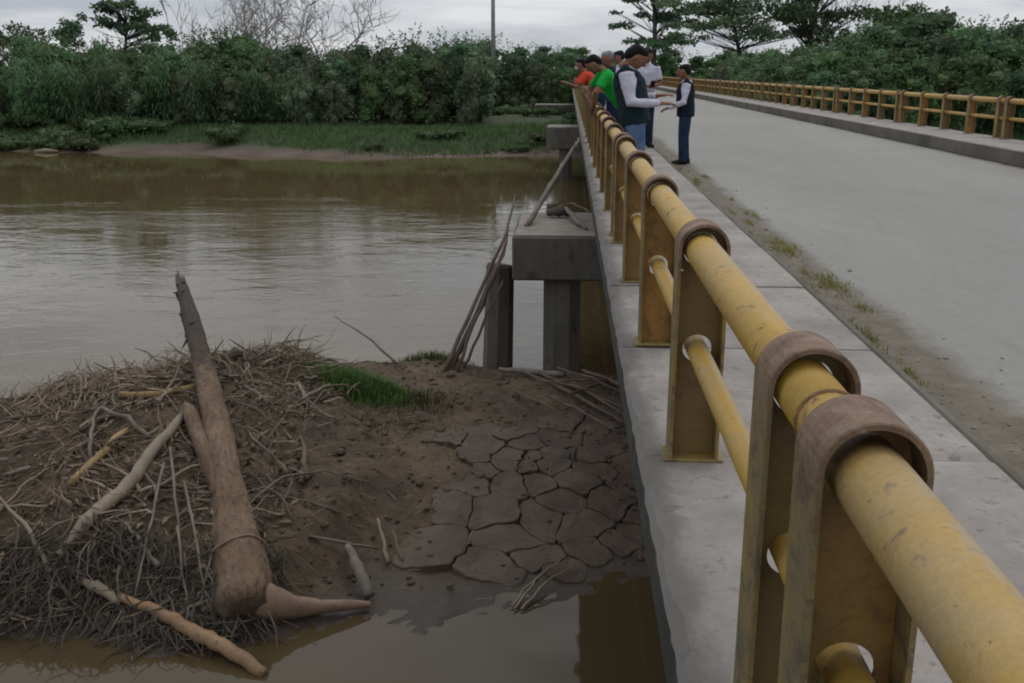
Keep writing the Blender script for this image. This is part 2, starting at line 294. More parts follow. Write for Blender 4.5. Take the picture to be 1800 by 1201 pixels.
# ---------------------------------------------------------------- mesh helpers
class MB:
    def __init__(s): s.v = []; s.f = []
    def box(s, a, b, ch=0):
        (x0, y0, z0), (x1, y1, z1) = a, b; n = len(s.v)
        if not ch:
            s.v += [(x0,y0,z0),(x1,y0,z0),(x1,y1,z0),(x0,y1,z0),(x0,y0,z1),(x1,y0,z1),(x1,y1,z1),(x0,y1,z1)]
            s.f += [tuple(n+i for i in q) for q in ((0,3,2,1),(4,5,6,7),(0,1,5,4),(1,2,6,5),(2,3,7,6),(3,0,4,7))]
        else:
            ring = lambda X0, Y0, X1, Y1, z: [(X0+ch,Y0,z),(X1-ch,Y0,z),(X1,Y0+ch,z),(X1,Y1-ch,z),(X1-ch,Y1,z),(X0+ch,Y1,z),(X0,Y1-ch,z),(X0,Y0+ch,z)]
            s.v += ring(x0+ch,y0+ch,x1-ch,y1-ch,z0) + ring(x0,y0,x1,y1,z0+ch) + ring(x0,y0,x1,y1,z1-ch) + ring(x0+ch,y0+ch,x1-ch,y1-ch,z1)
            for k in range(3):
                for i in range(8): s.f.append((n+k*8+i, n+k*8+(i+1)%8, n+(k+1)*8+(i+1)%8, n+(k+1)*8+i))
            s.f += [tuple(n+i for i in range(7,-1,-1)), tuple(n+24+i for i in range(8))]
        return s
    def tube(s, pts, rad, k=8, cap=True, jit=0, flat=1.0, hint=None, rnd=random):
        pts = [Vector(p) for p in pts]; n0 = len(s.v); N = len(pts)
        if not hasattr(rad, '__len__'): rad = [rad]*N
        t = (pts[-1]-pts[0]).normalized() if N > 1 else Vector((0,0,1))
        a = Vector(hint) if hint else (Vector((0,0,1)) if abs(t.z) < .9 else Vector((1,0,0)))
        for i, p in enumerate(pts):
            d = (pts[min(i+1,N-1)]-pts[max(i-1,0)])
            d = d.normalized() if d.length > 1e-9 else t
            e1 = (a - d*a.dot(d)); e1 = e1.normalized() if e1.length > 1e-6 else d.orthogonal().normalized()
            e2 = d.cross(e1); r = rad[i]
            rx, ry = r if hasattr(r, '__len__') else (r, r*flat)
            for j in range(k):
                w = 2*math.pi*j/k; q = 1 + (rnd.uniform(-jit, jit) if jit else 0)
                s.v.append(tuple(p + e1*(math.cos(w)*rx*q) + e2*(math.sin(w)*ry*q)))
        for i in range(N-1):
            for j in range(k):
                s.f.append((n0+i*k+j, n0+i*k+(j+1)%k, n0+(i+1)*k+(j+1)%k, n0+(i+1)*k+j))
        if cap: s.f += [tuple(n0+j for j in range(k-1,-1,-1)), tuple(n0+(N-1)*k+j for j in range(k))]
        return s
    def ball(s, c, r, ku=12, kv=8, rot=None):
        n = len(s.v); c = Vector(c); r = r if hasattr(r, '__len__') else (r,)*3
        def put(x, y, z):
            q = Vector((x*r[0], y*r[1], z*r[2]))
            if rot: q = rot @ q
            s.v.append(tuple(c+q))
        put(0,0,-1)
        for i in range(1, kv):
            th = -math.pi/2+math.pi*i/kv
            for j in range(ku):
                a = 2*math.pi*j/ku; put(math.cos(a)*math.cos(th), math.sin(a)*math.cos(th), math.sin(th))
        put(0,0,1); e = n+1+(kv-1)*ku
        for j in range(ku): s.f.append((n, n+1+(j+1)%ku, n+1+j)); s.f.append((e, e-ku+j, e-ku+(j+1)%ku))
        for i in range(kv-2):
            for j in range(ku):
                o = n+1+i*ku; s.f.append((o+j, o+(j+1)%ku, o+ku+(j+1)%ku, o+ku+j))
        return s
    def quad(s, *p):
        n = len(s.v); s.v += [tuple(q) for q in p]; s.f.append(tuple(range(n, n+len(p)))); return s
    def mesh(s, name, mat=None, smooth=False):
        me = bpy.data.meshes.new(name); me.from_pydata(s.v, [], s.f); me.update()
        if mat: me.materials.append(mat)
        if smooth: me.polygons.foreach_set('use_smooth', [True]*len(me.polygons))
        return me
    def build(s, name, mat, parent=None, smooth=False, loc=None):
        return put(name, s.mesh(name, mat, smooth), parent, loc)
def put(name, me, parent=None, loc=None, rz=0, sc=None):
    o = bpy.data.objects.new(name, me); C.objects.link(o)
    if parent: o.parent = parent
    if loc: o.location = loc
    if rz: o.rotation_euler = (0, 0, rz)
    if sc: o.scale = sc
    return o
def empty(name, loc=(0,0,0), rz=0):
    o = bpy.data.objects.new(name, None); C.objects.link(o); o.location = loc; o.rotation_euler = (0,0,rz); o.empty_display_size = .1; return o
def tag(o, label=None, cat=None, group=None, kind=None):
    if label: o['label'] = label
    if cat: o['category'] = cat
    if group: o['group'] = group
    if kind: o['kind'] = kind
    return o
def copy_tree(o, parent=None):
    c = o.copy(); C.objects.link(c); c.parent = parent
    for ch in list(o.children): copy_tree(ch, c)
    return c
U = random.uniform

# ---------------------------------------------------------------- terrain
def interp(x, pts):
    if x <= pts[0][0]: return pts[0][1]
    for (a, b), (c, d) in zip(pts, pts[1:]):
        if x <= c:
            u = (x-a)/(c-a); u = u*u*(3-2*u); return b+(d-b)*u
    return pts[-1][1]
FAR = [(-15,9.5),(-11,11.6),(-8.3,13.0),(-7,14.4),(-5.6,15.4),(-4.2,15.7),(-2.8,16.2),(-2,16.3),(-.9,15.9),(.1,15.4),(1.2,15.0),(3,14.6),(6,13.2),(8,11)]
NEAR = [(-15,8.5),(-11,7.3),(-4.8,7.45),(-4,7.6),(-3.2,7.4),(-2.5,7.6),(-1.74,8.1),(-1.2,7.75),(-.8,8.2),(0,8.45),(.93,8.95),(3,9.6),(6,10.3),(8,11)]
def wob(x, y, s=1.0):
    x *= s; y *= s
    return (math.sin(1.7*x+.9*y+1)+math.sin(2.9*y-1.3*x+2)+math.sin(4.1*x+3.3*y)*.6+math.sin(6.3*x-5.1*y+.7)*.4)/3.0
def sm(a, b, v):
    u = max(0, min(1, (v-a)/(b-a))); return u*u*(3-2*u)
def hmud(x, y):
    w = .10*wob(x, y, 1.9)
    d1 = y-interp(x, NEAR)+w; d2 = interp(x, FAR)-y+w; d = min(d1, d2)
    if d < 0: return max(-1.2, d*.6)
    left = sm(-1.6, -2.8, x)
    h1 = sm(0, 1.0*left+3.4*(1-left), d1); h2 = sm(0, 1.6, d2)
    hm = .42+.04*wob(x, y, 1.4)
    heap = .75*math.exp(-((x+4.6)/1.9)**2-((y-11.0)/2.3)**2)+.32*math.exp(-((x+8)/2.2)**2-((y-9.4)/1.3)**2)+.30*math.exp(-((x+3.9)/.9)**2-((y-13.2)/1.0)**2)
    heap *= 1+.16*wob(x, y, 2.1)
    ridge = .16*math.exp(-((x-.3)/.9)**2-((y-13.6)/.7)**2)
    return h1*h2*(hm+heap+ridge)+.02*wob(x, y, 3.3)*sm(0, .3, d)
def grid(xs, ys, fz):
    m = MB(); nx = len(xs)
    for y in ys:
        for x in xs: m.v.append((x, y, fz(x, y)))
    for j in range(len(ys)-1):
        for i in range(nx-1): m.f.append((j*nx+i, j*nx+i+1, (j+1)*nx+i+1, (j+1)*nx+i))
    return m
SHORE = [(-60,61),(-34,60.6),(-23,59.4),(-17,58),(-12,56.6),(-7,58),(-3,59),(6,60),(20,60.5),(40,61),(80,60)]
def shore(x): return interp(x, SHORE)+.35*wob(x*.5, 3)+.15*wob(x*1.7, 9)
def zg(x, y):
    if y > 30:
        s = y-shore(x)
        z = max(-1.5, s*.4) if s < 0 else .38*sm(0, 2.6, s)+.75*sm(2, 6, s)+.45*sm(6, 16, s)+.06*wob(x*.6, y*.6)
        if s > 40: z += .6*wob(x*.02, y*.02)*sm(40, 120, s)
        e = sm(14, 7, abs(x-4.7))*sm(94, 107, y); z = z*(1-e)+3.02*e
    else:
        s = -9-y
        z = max(-1.5, s*.4) if s < 0 else 1.2*sm(0, 3, s)+1.0*sm(3, 12, s)
        e = sm(14, 7, abs(x-4.7))*sm(-10, -14, y); z = z*(1-e)+3.02*e
    return z
def axis(lo, hi, a, b, step, grow=1.35):
    r = [a+i*step for i in range(int((b-a)/step)+1)]
    s = step
    while r[0] > lo: s *= grow; r.insert(0, max(lo, r[0]-s))
    s = step
    while r[-1] < hi: s *= grow; r.append(min(hi, r[-1]+s))
    return r
ys = sorted(set(axis(-1500, -30, -30, -5, 1.0)+axis(-4, 52, 0, 50, 10)+axis(53, 3000, 53, 82, .5)))
g = grid(axis(-1800, 1800, -46, 46, 1.0), ys, zg).build('ground', M['ground'], None, True); tag(g, kind='structure')
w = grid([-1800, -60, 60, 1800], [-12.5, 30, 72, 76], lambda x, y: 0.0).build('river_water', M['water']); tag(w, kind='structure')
rx = [-13.5+.07*i for i in range(300)]; ry = [6.6+.07*i for i in range(148)]
def in_crack(x, y): return -1.35+.35*wob(0, y, .8) < x < 2.7 and 8.75+.30*x+.15*wob(x, 4) < y < 12.7+.2*wob(x, 2) and (y < 12.0 or x > -.6)
def crackness(x, y): return sm(-1.55, -1.25, x-.35*wob(0, y, .8))*sm(2.8, 2.5, x)*sm(8.6, 8.85, y-.30*x)*sm(12.85, 12.6, y)
def hm2(x, y):
    h = hmud(x, y); c = crackness(x, y)
    return h+random.uniform(-1, 1)*.010*(1-c)+.03*(wob(x, y, 5.5)+.8*wob(y, x+4, 9.1)+.6*wob(x+6, y, 17))*sm(.02, .15, h)*(1-c)-.05*c*sm(.0, .12, h)
mud = grid(rx, ry, hm2).build('mud_bank', M['mud'], None, True); tag(mud, kind='structure')
# drying crust: each plate between the cracks is a piece of the mud bank
def clip(poly, px, py, nx, ny):
    out = []
    for i in range(len(poly)):
        a, b = poly[i], poly[(i+1) % len(poly)]
        da = (a[0]-px)*nx+(a[1]-py)*ny; db = (b[0]-px)*nx+(b[1]-py)*ny
        if da <= 0: out.append(a)
        if (da < 0) != (db < 0) and da != db:
            k = da/(da-db); out.append((a[0]+(b[0]-a[0])*k, a[1]+(b[1]-a[1])*k))
    return out
def warp(x, y):      # shared by neighbours, so the cracks stay continuous while they wander
    return (x+.075*wob(x, y, 1.7)+.040*wob(y+7, x, 4.3)+.016*wob(x, y+3, 11), y+.075*wob(y+5, x+2, 1.6)+.040*wob(x+9, y, 4.7)+.016*wob(y, x+8, 12))
rs = random.Random(19); sites = []; tries = 0
while len(sites) < 330 and tries < 16000:
    tries += 1; x, y = rs.uniform(-2.1, 3.0), rs.uniform(8.3, 13.3)
    big = .5+.5*wob(x*.9+1, y*.9, 1.0); e = .15+.50*max(0, min(1, big))*rs.uniform(.6, 1.1)
    if all(math.hypot(x-a, (y-b)*.8) > min(e, c)*.5+max(e, c)*.5 for a, b, c in sites): sites.append((x, y, e))
for sx, sy, _ in sites:
    if not in_crack(sx, sy) or hmud(sx, sy) < .02: continue
    P = [(sx-1.2, sy-1.2), (sx+1.2, sy-1.2), (sx+1.2, sy+1.2), (sx-1.2, sy+1.2)]
    for a, b, c in sites:
        d = math.hypot(a-sx, b-sy)
        if 0 < d < 2.2: P = clip(P, (a+sx)/2, (b+sy)/2, a-sx, b-sy)
    if len(P) < 3: continue
    Q = []
    for i in range(len(P)):
        a, b = P[i], P[(i+1) % len(P)]; L = math.hypot(b[0]-a[0], b[1]-a[1]); n = max(1, int(L/.055))
        mx_, my_ = (a[0]+b[0])/2, (a[1]+b[1])/2
        gap = .004+.020*max(0, wob(mx_*2.3, my_*2.1, 2))**1.2+.003
        for k in range(n):
            u = (k+.5)/n; x = a[0]+(b[0]-a[0])*u; y = a[1]+(b[1]-a[1])*u
            d = math.hypot(x-sx, y-sy)+1e-6; q = max(.3, (d-gap)/d); x = sx+(x-sx)*q; y = sy+(y-sy)*q
            X, Y = warp(x, y); Q.append((X+rs.uniform(-.004, .004), Y+rs.uniform(-.004, .004)))
    cx, cy = sum(q[0] for q in Q)/len(Q), sum(q[1] for q in Q)/len(Q)
    m = MB(); n = len(Q); tx, ty = rs.uniform(-.035, .035), rs.uniform(-.035, .035); up = rs.uniform(-.012, .012); curl = rs.uniform(0, .010)
    for sc, dz in ((1, -.07), (1, up-.006+curl), (.95, up+curl), (.55, up)):
        for x, y in Q:
            X = cx+(x-cx)*sc; Y = cy+(y-cy)*sc
            m.v.append((X, Y, hmud(X, Y)+dz+tx*(X-cx)+ty*(Y-cy)+(rs.uniform(-.004, .004) if sc < 1 else rs.uniform(-.003, .003))))
    for k in range(3):
        for i in range(n): m.f.append((k*n+i, k*n+(i+1) % n, (k+1)*n+(i+1) % n, (k+1)*n+i))
    m.f.append(tuple(3*n+i for i in range(n)))
    m.build('mud_plate', M['mud_plate'], mud)

# ---------------------------------------------------------------- bridge
Y0, Y1 = -14.0, 108.0
XO, XI = .262, 1.51            # outer and inner edge of one walkway; the other mirrors it about XM
XM = 4.615
ZW, ZR = 3.38, 3.12
bridge = empty('bridge', (XM, 0, 0)); tag(bridge, 'long concrete road bridge with raised walkways crossing the muddy river', 'bridge')
def bpart(m, name, mat, parent=bridge, smooth=False):
    m.v = [(x-XM, y, z) for x, y, z in m.v]; return m.build(name, mat, parent, smooth)
bpart(MB().box((.62, Y0, 2.93), (2*XM-.62, Y1, ZR)), 'deck_slab', M['road'])
for s in (0, 1):
    f = (lambda x: x) if s == 0 else (lambda x: 2*XM-x)
    a, b = sorted((f(XI+.001), f(XI+.045)))
    bpart(MB().box((a, Y0, ZR+.002), (b, Y1, ZW-.006), .01), 'kerb', M['kerb'])
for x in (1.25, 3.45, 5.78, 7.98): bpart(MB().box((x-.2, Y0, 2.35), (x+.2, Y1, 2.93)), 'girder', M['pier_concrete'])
# walkway slabs, 1.5 m long, cast one after another with open joints and chipped outer arris
def slab_mesh(seed):
    r = random.Random(seed); m = MB(); n = 30; L = 1.5-.014
    prof = [(.50, ZR+.003), (.50, ZW-.15), (XO+.012, ZW-.15), (XO, ZW-.14), (XO, ZW-.016), (XO+.014, ZW), (XO+.10, ZW), (XI-.012, ZW), (XI, ZW-.012), (XI, ZR+.003)]
    chips = [(r.uniform(0, L), r.uniform(.02, .09), r.uniform(.004, .022)) for _ in range(7)]
    for i in range(n+1):
        y = L*i/n-L/2; e = .008 if i in (0, n) else 0
        c = sum(d*math.exp(-((y+L/2-p)/w_)**2) for p, w_, d in chips)
        for k, (x, z) in enumerate(prof):
            if k == 4: x += r.uniform(0, .005)+c*.4; z -= c+r.uniform(0, .004)
            if k == 5: x += c*1.3+r.uniform(0, .007)
            if 4 < k < 8: z -= e
            m.v.append((x-.88, y, z))
    k = len(prof)
    for i in range(n):
        for j in range(k): m.f.append((i*k+j, i*k+(j+1) % k, (i+1)*k+(j+1) % k, (i+1)*k+j))
    m.f += [tuple(range(k)), tuple(n*k+j for j in range(k-1, -1, -1))]
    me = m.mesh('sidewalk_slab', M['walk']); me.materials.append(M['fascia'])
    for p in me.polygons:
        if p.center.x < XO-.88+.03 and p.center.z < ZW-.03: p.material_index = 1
    return me
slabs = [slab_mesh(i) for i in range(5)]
rs = random.Random(3)
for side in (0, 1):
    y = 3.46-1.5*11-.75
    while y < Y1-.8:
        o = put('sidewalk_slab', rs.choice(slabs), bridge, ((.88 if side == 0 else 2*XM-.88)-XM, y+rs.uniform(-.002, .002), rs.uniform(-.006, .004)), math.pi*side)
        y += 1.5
# piers: cap on a row of columns
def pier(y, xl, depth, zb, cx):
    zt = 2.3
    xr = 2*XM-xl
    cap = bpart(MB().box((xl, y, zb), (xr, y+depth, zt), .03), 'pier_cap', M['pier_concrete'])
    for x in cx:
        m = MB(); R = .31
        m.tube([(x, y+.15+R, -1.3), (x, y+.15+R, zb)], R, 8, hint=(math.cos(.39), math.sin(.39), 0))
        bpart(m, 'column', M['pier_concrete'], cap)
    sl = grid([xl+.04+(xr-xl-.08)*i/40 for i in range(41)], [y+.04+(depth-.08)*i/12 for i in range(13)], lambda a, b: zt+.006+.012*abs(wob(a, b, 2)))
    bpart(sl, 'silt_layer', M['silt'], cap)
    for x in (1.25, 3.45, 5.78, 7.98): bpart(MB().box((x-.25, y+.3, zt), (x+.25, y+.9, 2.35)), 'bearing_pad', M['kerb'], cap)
pier(15.25, -.82, 2.7, 1.62, (-.06, 2.6, 5.1, 7.4, 9.3))
pier(46, -.95, 2.4, 1.35, (-.1, 2.6, 5.1, 7.4, 9.3))
pier(77, -2.5, 2.6, 1.05, (-.6, 2.6, 5.1, 7.4, 9.8))
ab = MB().box((-.4, 106.5, -.5), (9.6, 108.6, 2.34)); bpart(ab, 'abutment', M['pier_concrete'])
ab = MB().box((-.4, -14.6, -.5), (9.6, -12.6, 2.34)); bpart(ab, 'abutment', M['pier_concrete'])
rd = MB()
for (a, b) in ((108.01, 420), (-300, -14.01)): rd.quad((1.2, a, ZR-.03), (8, a, ZR-.03), (8, b, ZR-.03), (1.2, b, ZR-.03))
tag(rd.build('approach_road', M['road']), kind='structure')
# a free-standing pile stub beside the near pier
m = MB(); m.tube([(0, 0, -1.2), (.02, 0, .1), (.06, .05, 1.66), (.065, .055, 1.70)], [.25, .245, .225, .2], 8, jit=.015)
st = m.build('concrete_pile', M['pier_concrete'], None, False, (-1.12, 16.15, 0)); tag(st, 'short weathered concrete pile standing in mud beside the pier cap', 'pile')

# ---------------------------------------------------------------- railings
PL = 6.65; ZP = 4.13-ZW; ZM = 3.775-ZW; RO, RI = .085, .074; HW = .068
def hoop_mesh():
    m = MB(); path = [(-1, 0.012)]; pts = []
    N = 18
    prof = lambda r: [(-r, .013)] + [(-r, z) for z in (.2, .4, .6)] + [(-r*math.cos(math.pi*i/N), ZP+r*math.sin(math.pi*i/N)) for i in range(N+1)] + [(r, z) for z in (.6, .4, .2)] + [(r, .013)]
    o, i_ = prof(RO), prof(RI); c = .003
    k = len(o)
    for (xo, zo), (xi, zi) in zip(o, i_):
        m.v += [(xo, -HW+c, zo), (xo, HW-c, zo), (xi+(xo-xi)*.75, HW, zi+(zo-zi)*.75), (xi, HW, zi), (xi, -HW, zi), (xi+(xo-xi)*.75, -HW, zi+(zo-zi)*.75)]
    for i in range(k-1):
        for j in range(6): m.f.append((i*6+j, i*6+(j+1) % 6, (i+1)*6+(j+1) % 6, (i+1)*6+j))
    m.f += [tuple(range(5, -1, -1)), tuple((k-1)*6+j for j in range(6))]
    return m
def web_mesh():
    m = MB(); hr = .050; t = .005; N = 24
    x1 = RI-.001; z0, z1 = .013, ZP-.085
    def rect(a):    # point on the rectangle boundary in direction a from the hole centre
        dx, dz = math.cos(a), math.sin(a); k = 1e9
        if abs(dx) > 1e-9: k = min(k, x1/abs(dx))
        if abs(dz) > 1e-9: k = min(k, ((z1-ZM) if dz > 0 else (ZM-z0))/abs(dz))
        return dx*k, ZM+dz*k
    cor = [math.atan2(z1-ZM, x1), math.atan2(z1-ZM, -x1), math.atan2(z0-ZM, -x1) % (2*math.pi), math.atan2(z0-ZM, x1) % (2*math.pi)]
    A = sorted(set([2*math.pi*i/N for i in range(N)]+cor)); n = len(A)
    for y in (-t, t):
        for a in A: m.v.append((hr*math.cos(a), y, ZM+hr*math.sin(a)))
        for a in A: x, z = rect(a); m.v.append((x, y, z))
    for i in range(n):
        j = (i+1) % n
        m.f += [(i, j, n+j, n+i), (2*n+j, 2*n+i, 3*n+i, 3*n+j), (j, i, 2*n+i, 2*n+j), (n+i, n+j, 3*n+j, 3*n+i)]
    # collar of the plate round the top pipe, filling the hoop
    hc = (-.004, ZP-.010); hr2 = .0590; A2 = [2*math.pi*i/32 for i in range(32)]; o = len(m.v); n2 = 32
    def lim(a):
        dx, dz = math.cos(a), math.sin(a)
        if dz >= 0: return x1*dx, ZP+x1*dz
        k = min(x1/abs(dx) if abs(dx) > 1e-9 else 1e9, .0845/abs(dz)); return dx*k, ZP+dz*k
    for y in (-t, t):
        for a in A2: m.v.append((hc[0]+hr2*math.cos(a), y, hc[1]+hr2*math.sin(a)))
        for a in A2: x, z = lim(a); m.v.append((x, y, z))
    for i in range(n2):
        j = (i+1) % n2
        m.f += [(o+i, o+j, o+n2+j, o+n2+i), (o+2*n2+j, o+2*n2+i, o+3*n2+i, o+3*n2+j), (o+j, o+i, o+2*n2+i, o+2*n2+j), (o+n2+i, o+n2+j, o+3*n2+j, o+3*n2+i)]
    return m
hoopM = hoop_mesh().mesh('post', M['post'])
for p in hoopM.polygons:
    p.use_smooth = False
webM = web_mesh().mesh('web_plate', M['web'])
baseM = MB().box((-.105, -.07, 0), (.105, .07, .012), .003).mesh('base_plate', M['flange'])
def pipe_mesh(r, L, name):
    m = MB(); n = 8; m.tube([(0, -L/2+L*i/n, 0) for i in range(n+1)], r, 24); me = m.mesh(name, M['pipe'], True)
    for p in me.polygons:
        if len(p.vertices) > 4: p.use_smooth = False
    return me
topM = pipe_mesh(.056, PL-.006, 'top_rail'); midM = pipe_mesh(.036, PL-.05, 'mid_rail')
ringM = MB(); ringM.tube([(0, -.006, 0), (0, -.003, 0), (0, .003, 0), (0, .006, 0)], [.0565, .0605, .0605, .0565], 24); ringM = ringM.mesh('weld_ring', M['weld'], True)
rs = random.Random(5)
def railing(x, label):
    root = empty('bridge_railing', (x, 0, ZW)); tag(root, label, 'railing', 'bridge railings')
    k0, k1 = -2, 15
    for k in range(k0, k1+1):
        c = 1.68+PL*k
        tr = put('top_rail', topM, root, (rs.uniform(-.002, .002), c+PL/2, ZP-.010)); tr.rotation_euler = (0, rs.uniform(-1.2, 1.2)*.3, 0)
        put('weld_ring', ringM, tr, (0, -PL/2-.0, 0))
        put('mid_rail', midM, root, (0, c+PL/2, ZM))
        for i in range(5):
            y = c+.2+(PL-.4)/4*i
            p = put('post', hoopM, root, (0, y, 0)); p.rotation_euler = (rs.uniform(-.007, .007), rs.uniform(-.007, .007), rs.uniform(-.02, .02))
            put('web_plate', webM, p); put('base_plate', baseM, p)
    return root
railing(.452, 'yellow steel pipe railing that people lean on, above the driftwood and mud')
railing(2*XM-.445, 'yellow steel pipe railing along the far walkway, thicket behind it')

# ---------------------------------------------------------------- driftwood on the mud bank
def thing_tube(name, label, cat, pts, rad, mat, k=8, group=None, jit=.06, sub=4, wobble=.012, kind=None):
    """a stick or branch as one mesh, its origin at the first point"""
    P = [Vector(p) for p in pts]; o = P[0].copy(); R = rad if hasattr(rad, '__len__') else [rad]*len(P)
    q, rr = [], []
    for i in range(len(P)-1):
        for j in range(sub):
            u = j/sub; q.append(P[i].lerp(P[i+1], u)); rr.append(R[i]+(R[i+1]-R[i])*u)
    q.append(P[-1]); rr.append(R[-1])
    q = [p-o+Vector((U(-1, 1), U(-1, 1), U(-1, 1)))*wobble*(0 if i in (0, len(q)-1) else 1) for i, p in enumerate(q)]
    m = MB(); m.tube(q, rr, k, jit=jit)
    return tag(m.build(name, mat, None, True, tuple(o)), label, cat, group)
# the big log: trunk, fork, bare root spur, flaking dark bark at the tip, a loose strip round the butt
def lerp3(a, b, s): return tuple(a[i]+(b[i]-a[i])*s for i in range(3))
LA, LB = (-2.74, 7.90, .24), (-5.08, 13.0, 2.06)
log = empty('fallen_log', (LA[0], LA[1], .05)); tag(log, 'massive weathered fallen log lying tip-up on the driftwood heap', 'log')
def lpt(s, dx=0, dz=0):
    p = lerp3(LA, LB, s); b = .10*math.sin(math.pi*s); return (p[0]+b*.6+dx-LA[0], p[1]-LA[1], p[2]+b*.5+dz-.05)
def noisy_log(ss, rad, k=20, amp=.05, seed=1, ofs=lambda s: (0, 0)):
    r = random.Random(seed); m = MB(); pts = [lpt(s, *ofs(s)) for s in ss]; m.tube(pts, rad, k)
    ph = [r.uniform(0, 6) for _ in range(6)]
    for i in range(len(ss)):
        c = Vector(pts[i])
        for j in range(k):
            v = Vector(m.v[i*k+j]); a = 2*math.pi*j/k
            q = 1+amp*(math.sin(3*a+ph[0]+ss[i]*5)+.7*math.sin(5*a+ph[1]-ss[i]*9)+.8*math.sin(ss[i]*34+ph[2]+2*a)+.5*math.sin(11*a+ph[3]+ss[i]*7)+.45*math.sin(17*a+ph[4]-ss[i]*15)+.5*math.sin(ss[i]*90+ph[5]+a)+r.uniform(-.5, .5))
            m.v[i*k+j] = tuple(c+(v-c)*q)
    return m, k, ss
def log_build(mk, name, mat):
    m, k, ss = mk; me = m.mesh(name, mat, True); uv = me.uv_layers.new(name='UVMap')
    for p in me.polygons:
        js = [me.loops[l].vertex_index % k for l in p.loop_indices]; wrap = 0 in js and k-1 in js
        for l in p.loop_indices:
            vi = me.loops[l].vertex_index; j = vi % k; u = (j+k if wrap and j == 0 else j)/k; uv.data[l].uv = (u, ss[vi//k]*4)
    return put(name, me, log)
ss = [i/90 for i in range(-2, 91)]
def lr(s): return interp(s, [(-.03, .17), (.0, .25), (.06, .262), (.14, .222), (.2, .185), (.3, .155), (.42, .145), (.5, .13), (.62, .117), (.8, .105), (.93, .078), (.98, .05), (1, .02)])
log_build(noisy_log(ss, [lr(s) for s in ss], 36, amp=.036), 'trunk', M['log'])
s2 = [.22+.27*i/16 for i in range(17)]
log_build(noisy_log(s2, [interp(s, [(.22, .09), (.35, .092), (.46, .078), (.485, .05), (.49, .02)]) for s in s2], 12, .05, 4, lambda s: (-.10-.80*max(0, s-.25), .04-.1*max(0, s-.3))), 'fork', M['log'])
m = MB()
for dx, dz, L in ((-.05, .02, .34), (.03, .05, .22), (.0, -.04, .28), (-.02, .03, .42)):      # splintered tip
    p = Vector(lpt(.955))+Vector((dx, 0, dz)); d = Vector((-.40, .86, .31)); m.tube([p, p+d*L*.6, p+d*L], [.035, .022, .004], 6, jit=.2)
m.build('splinter', M['log_dark'], log)
m = MB()
for i in range(20):
    s = U(.70, .95); a = U(0, 6.28); c = Vector(lpt(s)); r = lr(s)
    d = Vector((-abs(math.cos(a)), math.sin(a)*.3, math.sin(a)))
    p = c+d*r*1.0; q = c+d*(r+U(.0, .025))+Vector((U(-.02, .02), U(-.16, .16), U(-.07, .07)))
    m.tube([p-Vector((0, .05, .02)), p, q], [.004, U(.015, .035), U(.004, .012)], 5, jit=.3)
m.build('bark_flake', M['log_dark'], log)
def root(pts, rad, mat, name, k=14, jit=.05):
    m = MB(); P = [Vector(p) for p in pts]; n = 5; pp, rr = [], []
    for i in range(len(P)-1):
        for j in range(n):
            u = j/n; pp.append(P[i].lerp(P[i+1], u)); rr.append(tuple(rad[i][c]+(rad[i+1][c]-rad[i][c])*u for c in (0, 1)))
    pp.append(P[-1]); rr.append(rad[-1])
    m.tube([(x-LA[0], y-LA[1], z-.05) for x, y, z in pp], rr, k, jit=jit, hint=(0, 0, 1)); m.build(name, mat, log, True)
root([(-2.90, 8.02, .28), (-2.72, 7.96, .24), (-2.56, 7.94, .20), (-2.36, 7.98, .15), (-2.12, 8.05, .12), (-1.92, 8.14, .095), (-1.72, 8.22, .06)], [(.08, .08), (.20, .15), (.18, .13), (.11, .085), (.062, .056), (.05, .045), (.03, .03)], M['log_pale'], 'root_spur')
for pts in ([(-2.80, 7.95, .16), (-2.84, 7.74, .06), (-2.9, 7.6, -.06)], [(-2.95, 7.98, .22), (-3.1, 7.86, .14), (-3.25, 7.74, .02)]):
    root(pts, [(.14, .12), (.08, .07), (.03, .03)], M['log_dark'], 'broken_root', 9, .12)
m = MB(); R = lr(.09)*1.07; c = Vector(lpt(.09)); ax = (Vector(lpt(.1))-Vector(lpt(.08))).normalized(); e1 = Vector((0, 0, 1)); e1 = (e1-ax*e1.dot(ax)).normalized(); e2 = ax.cross(e1)
m.tube([c+ax*(.02*math.sin(i*.8))+(e1*math.cos(a)+e2*math.sin(a))*R for i, a in enumerate([-2.2+.28*i for i in range(16)])], [.003]+[.011]*14+[.003], 6)
m.build('bark_strip', M['log_pale'], log, True)

def G(x, y, d=.02): return (x, y, max(0, hmud(x, y))+d)
def on(pts, d=.03): return [G(x, y, d) if z is None else (x, y, z) for x, y, z in pts]
D = 'driftwood'
thing_tube('bamboo_cane', 'long yellow cane slanting down the driftwood heap beside the log', D, on([(-4.57,10.87,None),(-4.61,9.72,None),(-4.70,8.87,None)], .06), [.026, .038, .042], M['cane'], 9)
thing_tube('bamboo_cane', 'short yellow cane lying level under the tip of the log', D, on([(-5.0,10.72,None),(-4.62,10.86,None),(-4.22,11.02,None)], .08), [.038, .045, .04], M['cane'], 9)
thing_tube('pale_branch', 'thick pale barkless branch bent down the driftwood heap', D, on([(-4.11,10.33,None),(-4.17,9.5,None),(-4.19,9.03,None),(-4.34,8.36,None),(-4.49,8.14,None)], .07), [.045, .062, .07, .068, .05], M['pale_wood'], 10, jit=.03)
thing_tube('broken_branch', 'splintered orange branch sloping into the water below the log', D, [(-3.87,7.92,.24),(-3.39,7.72,.19),(-2.93,7.48,.11),(-2.62,7.32,.06),(-2.38,7.17,.0)], [.035, .058, .064, .060, .05], M['orange_wood'], 10, jit=.05, sub=5)
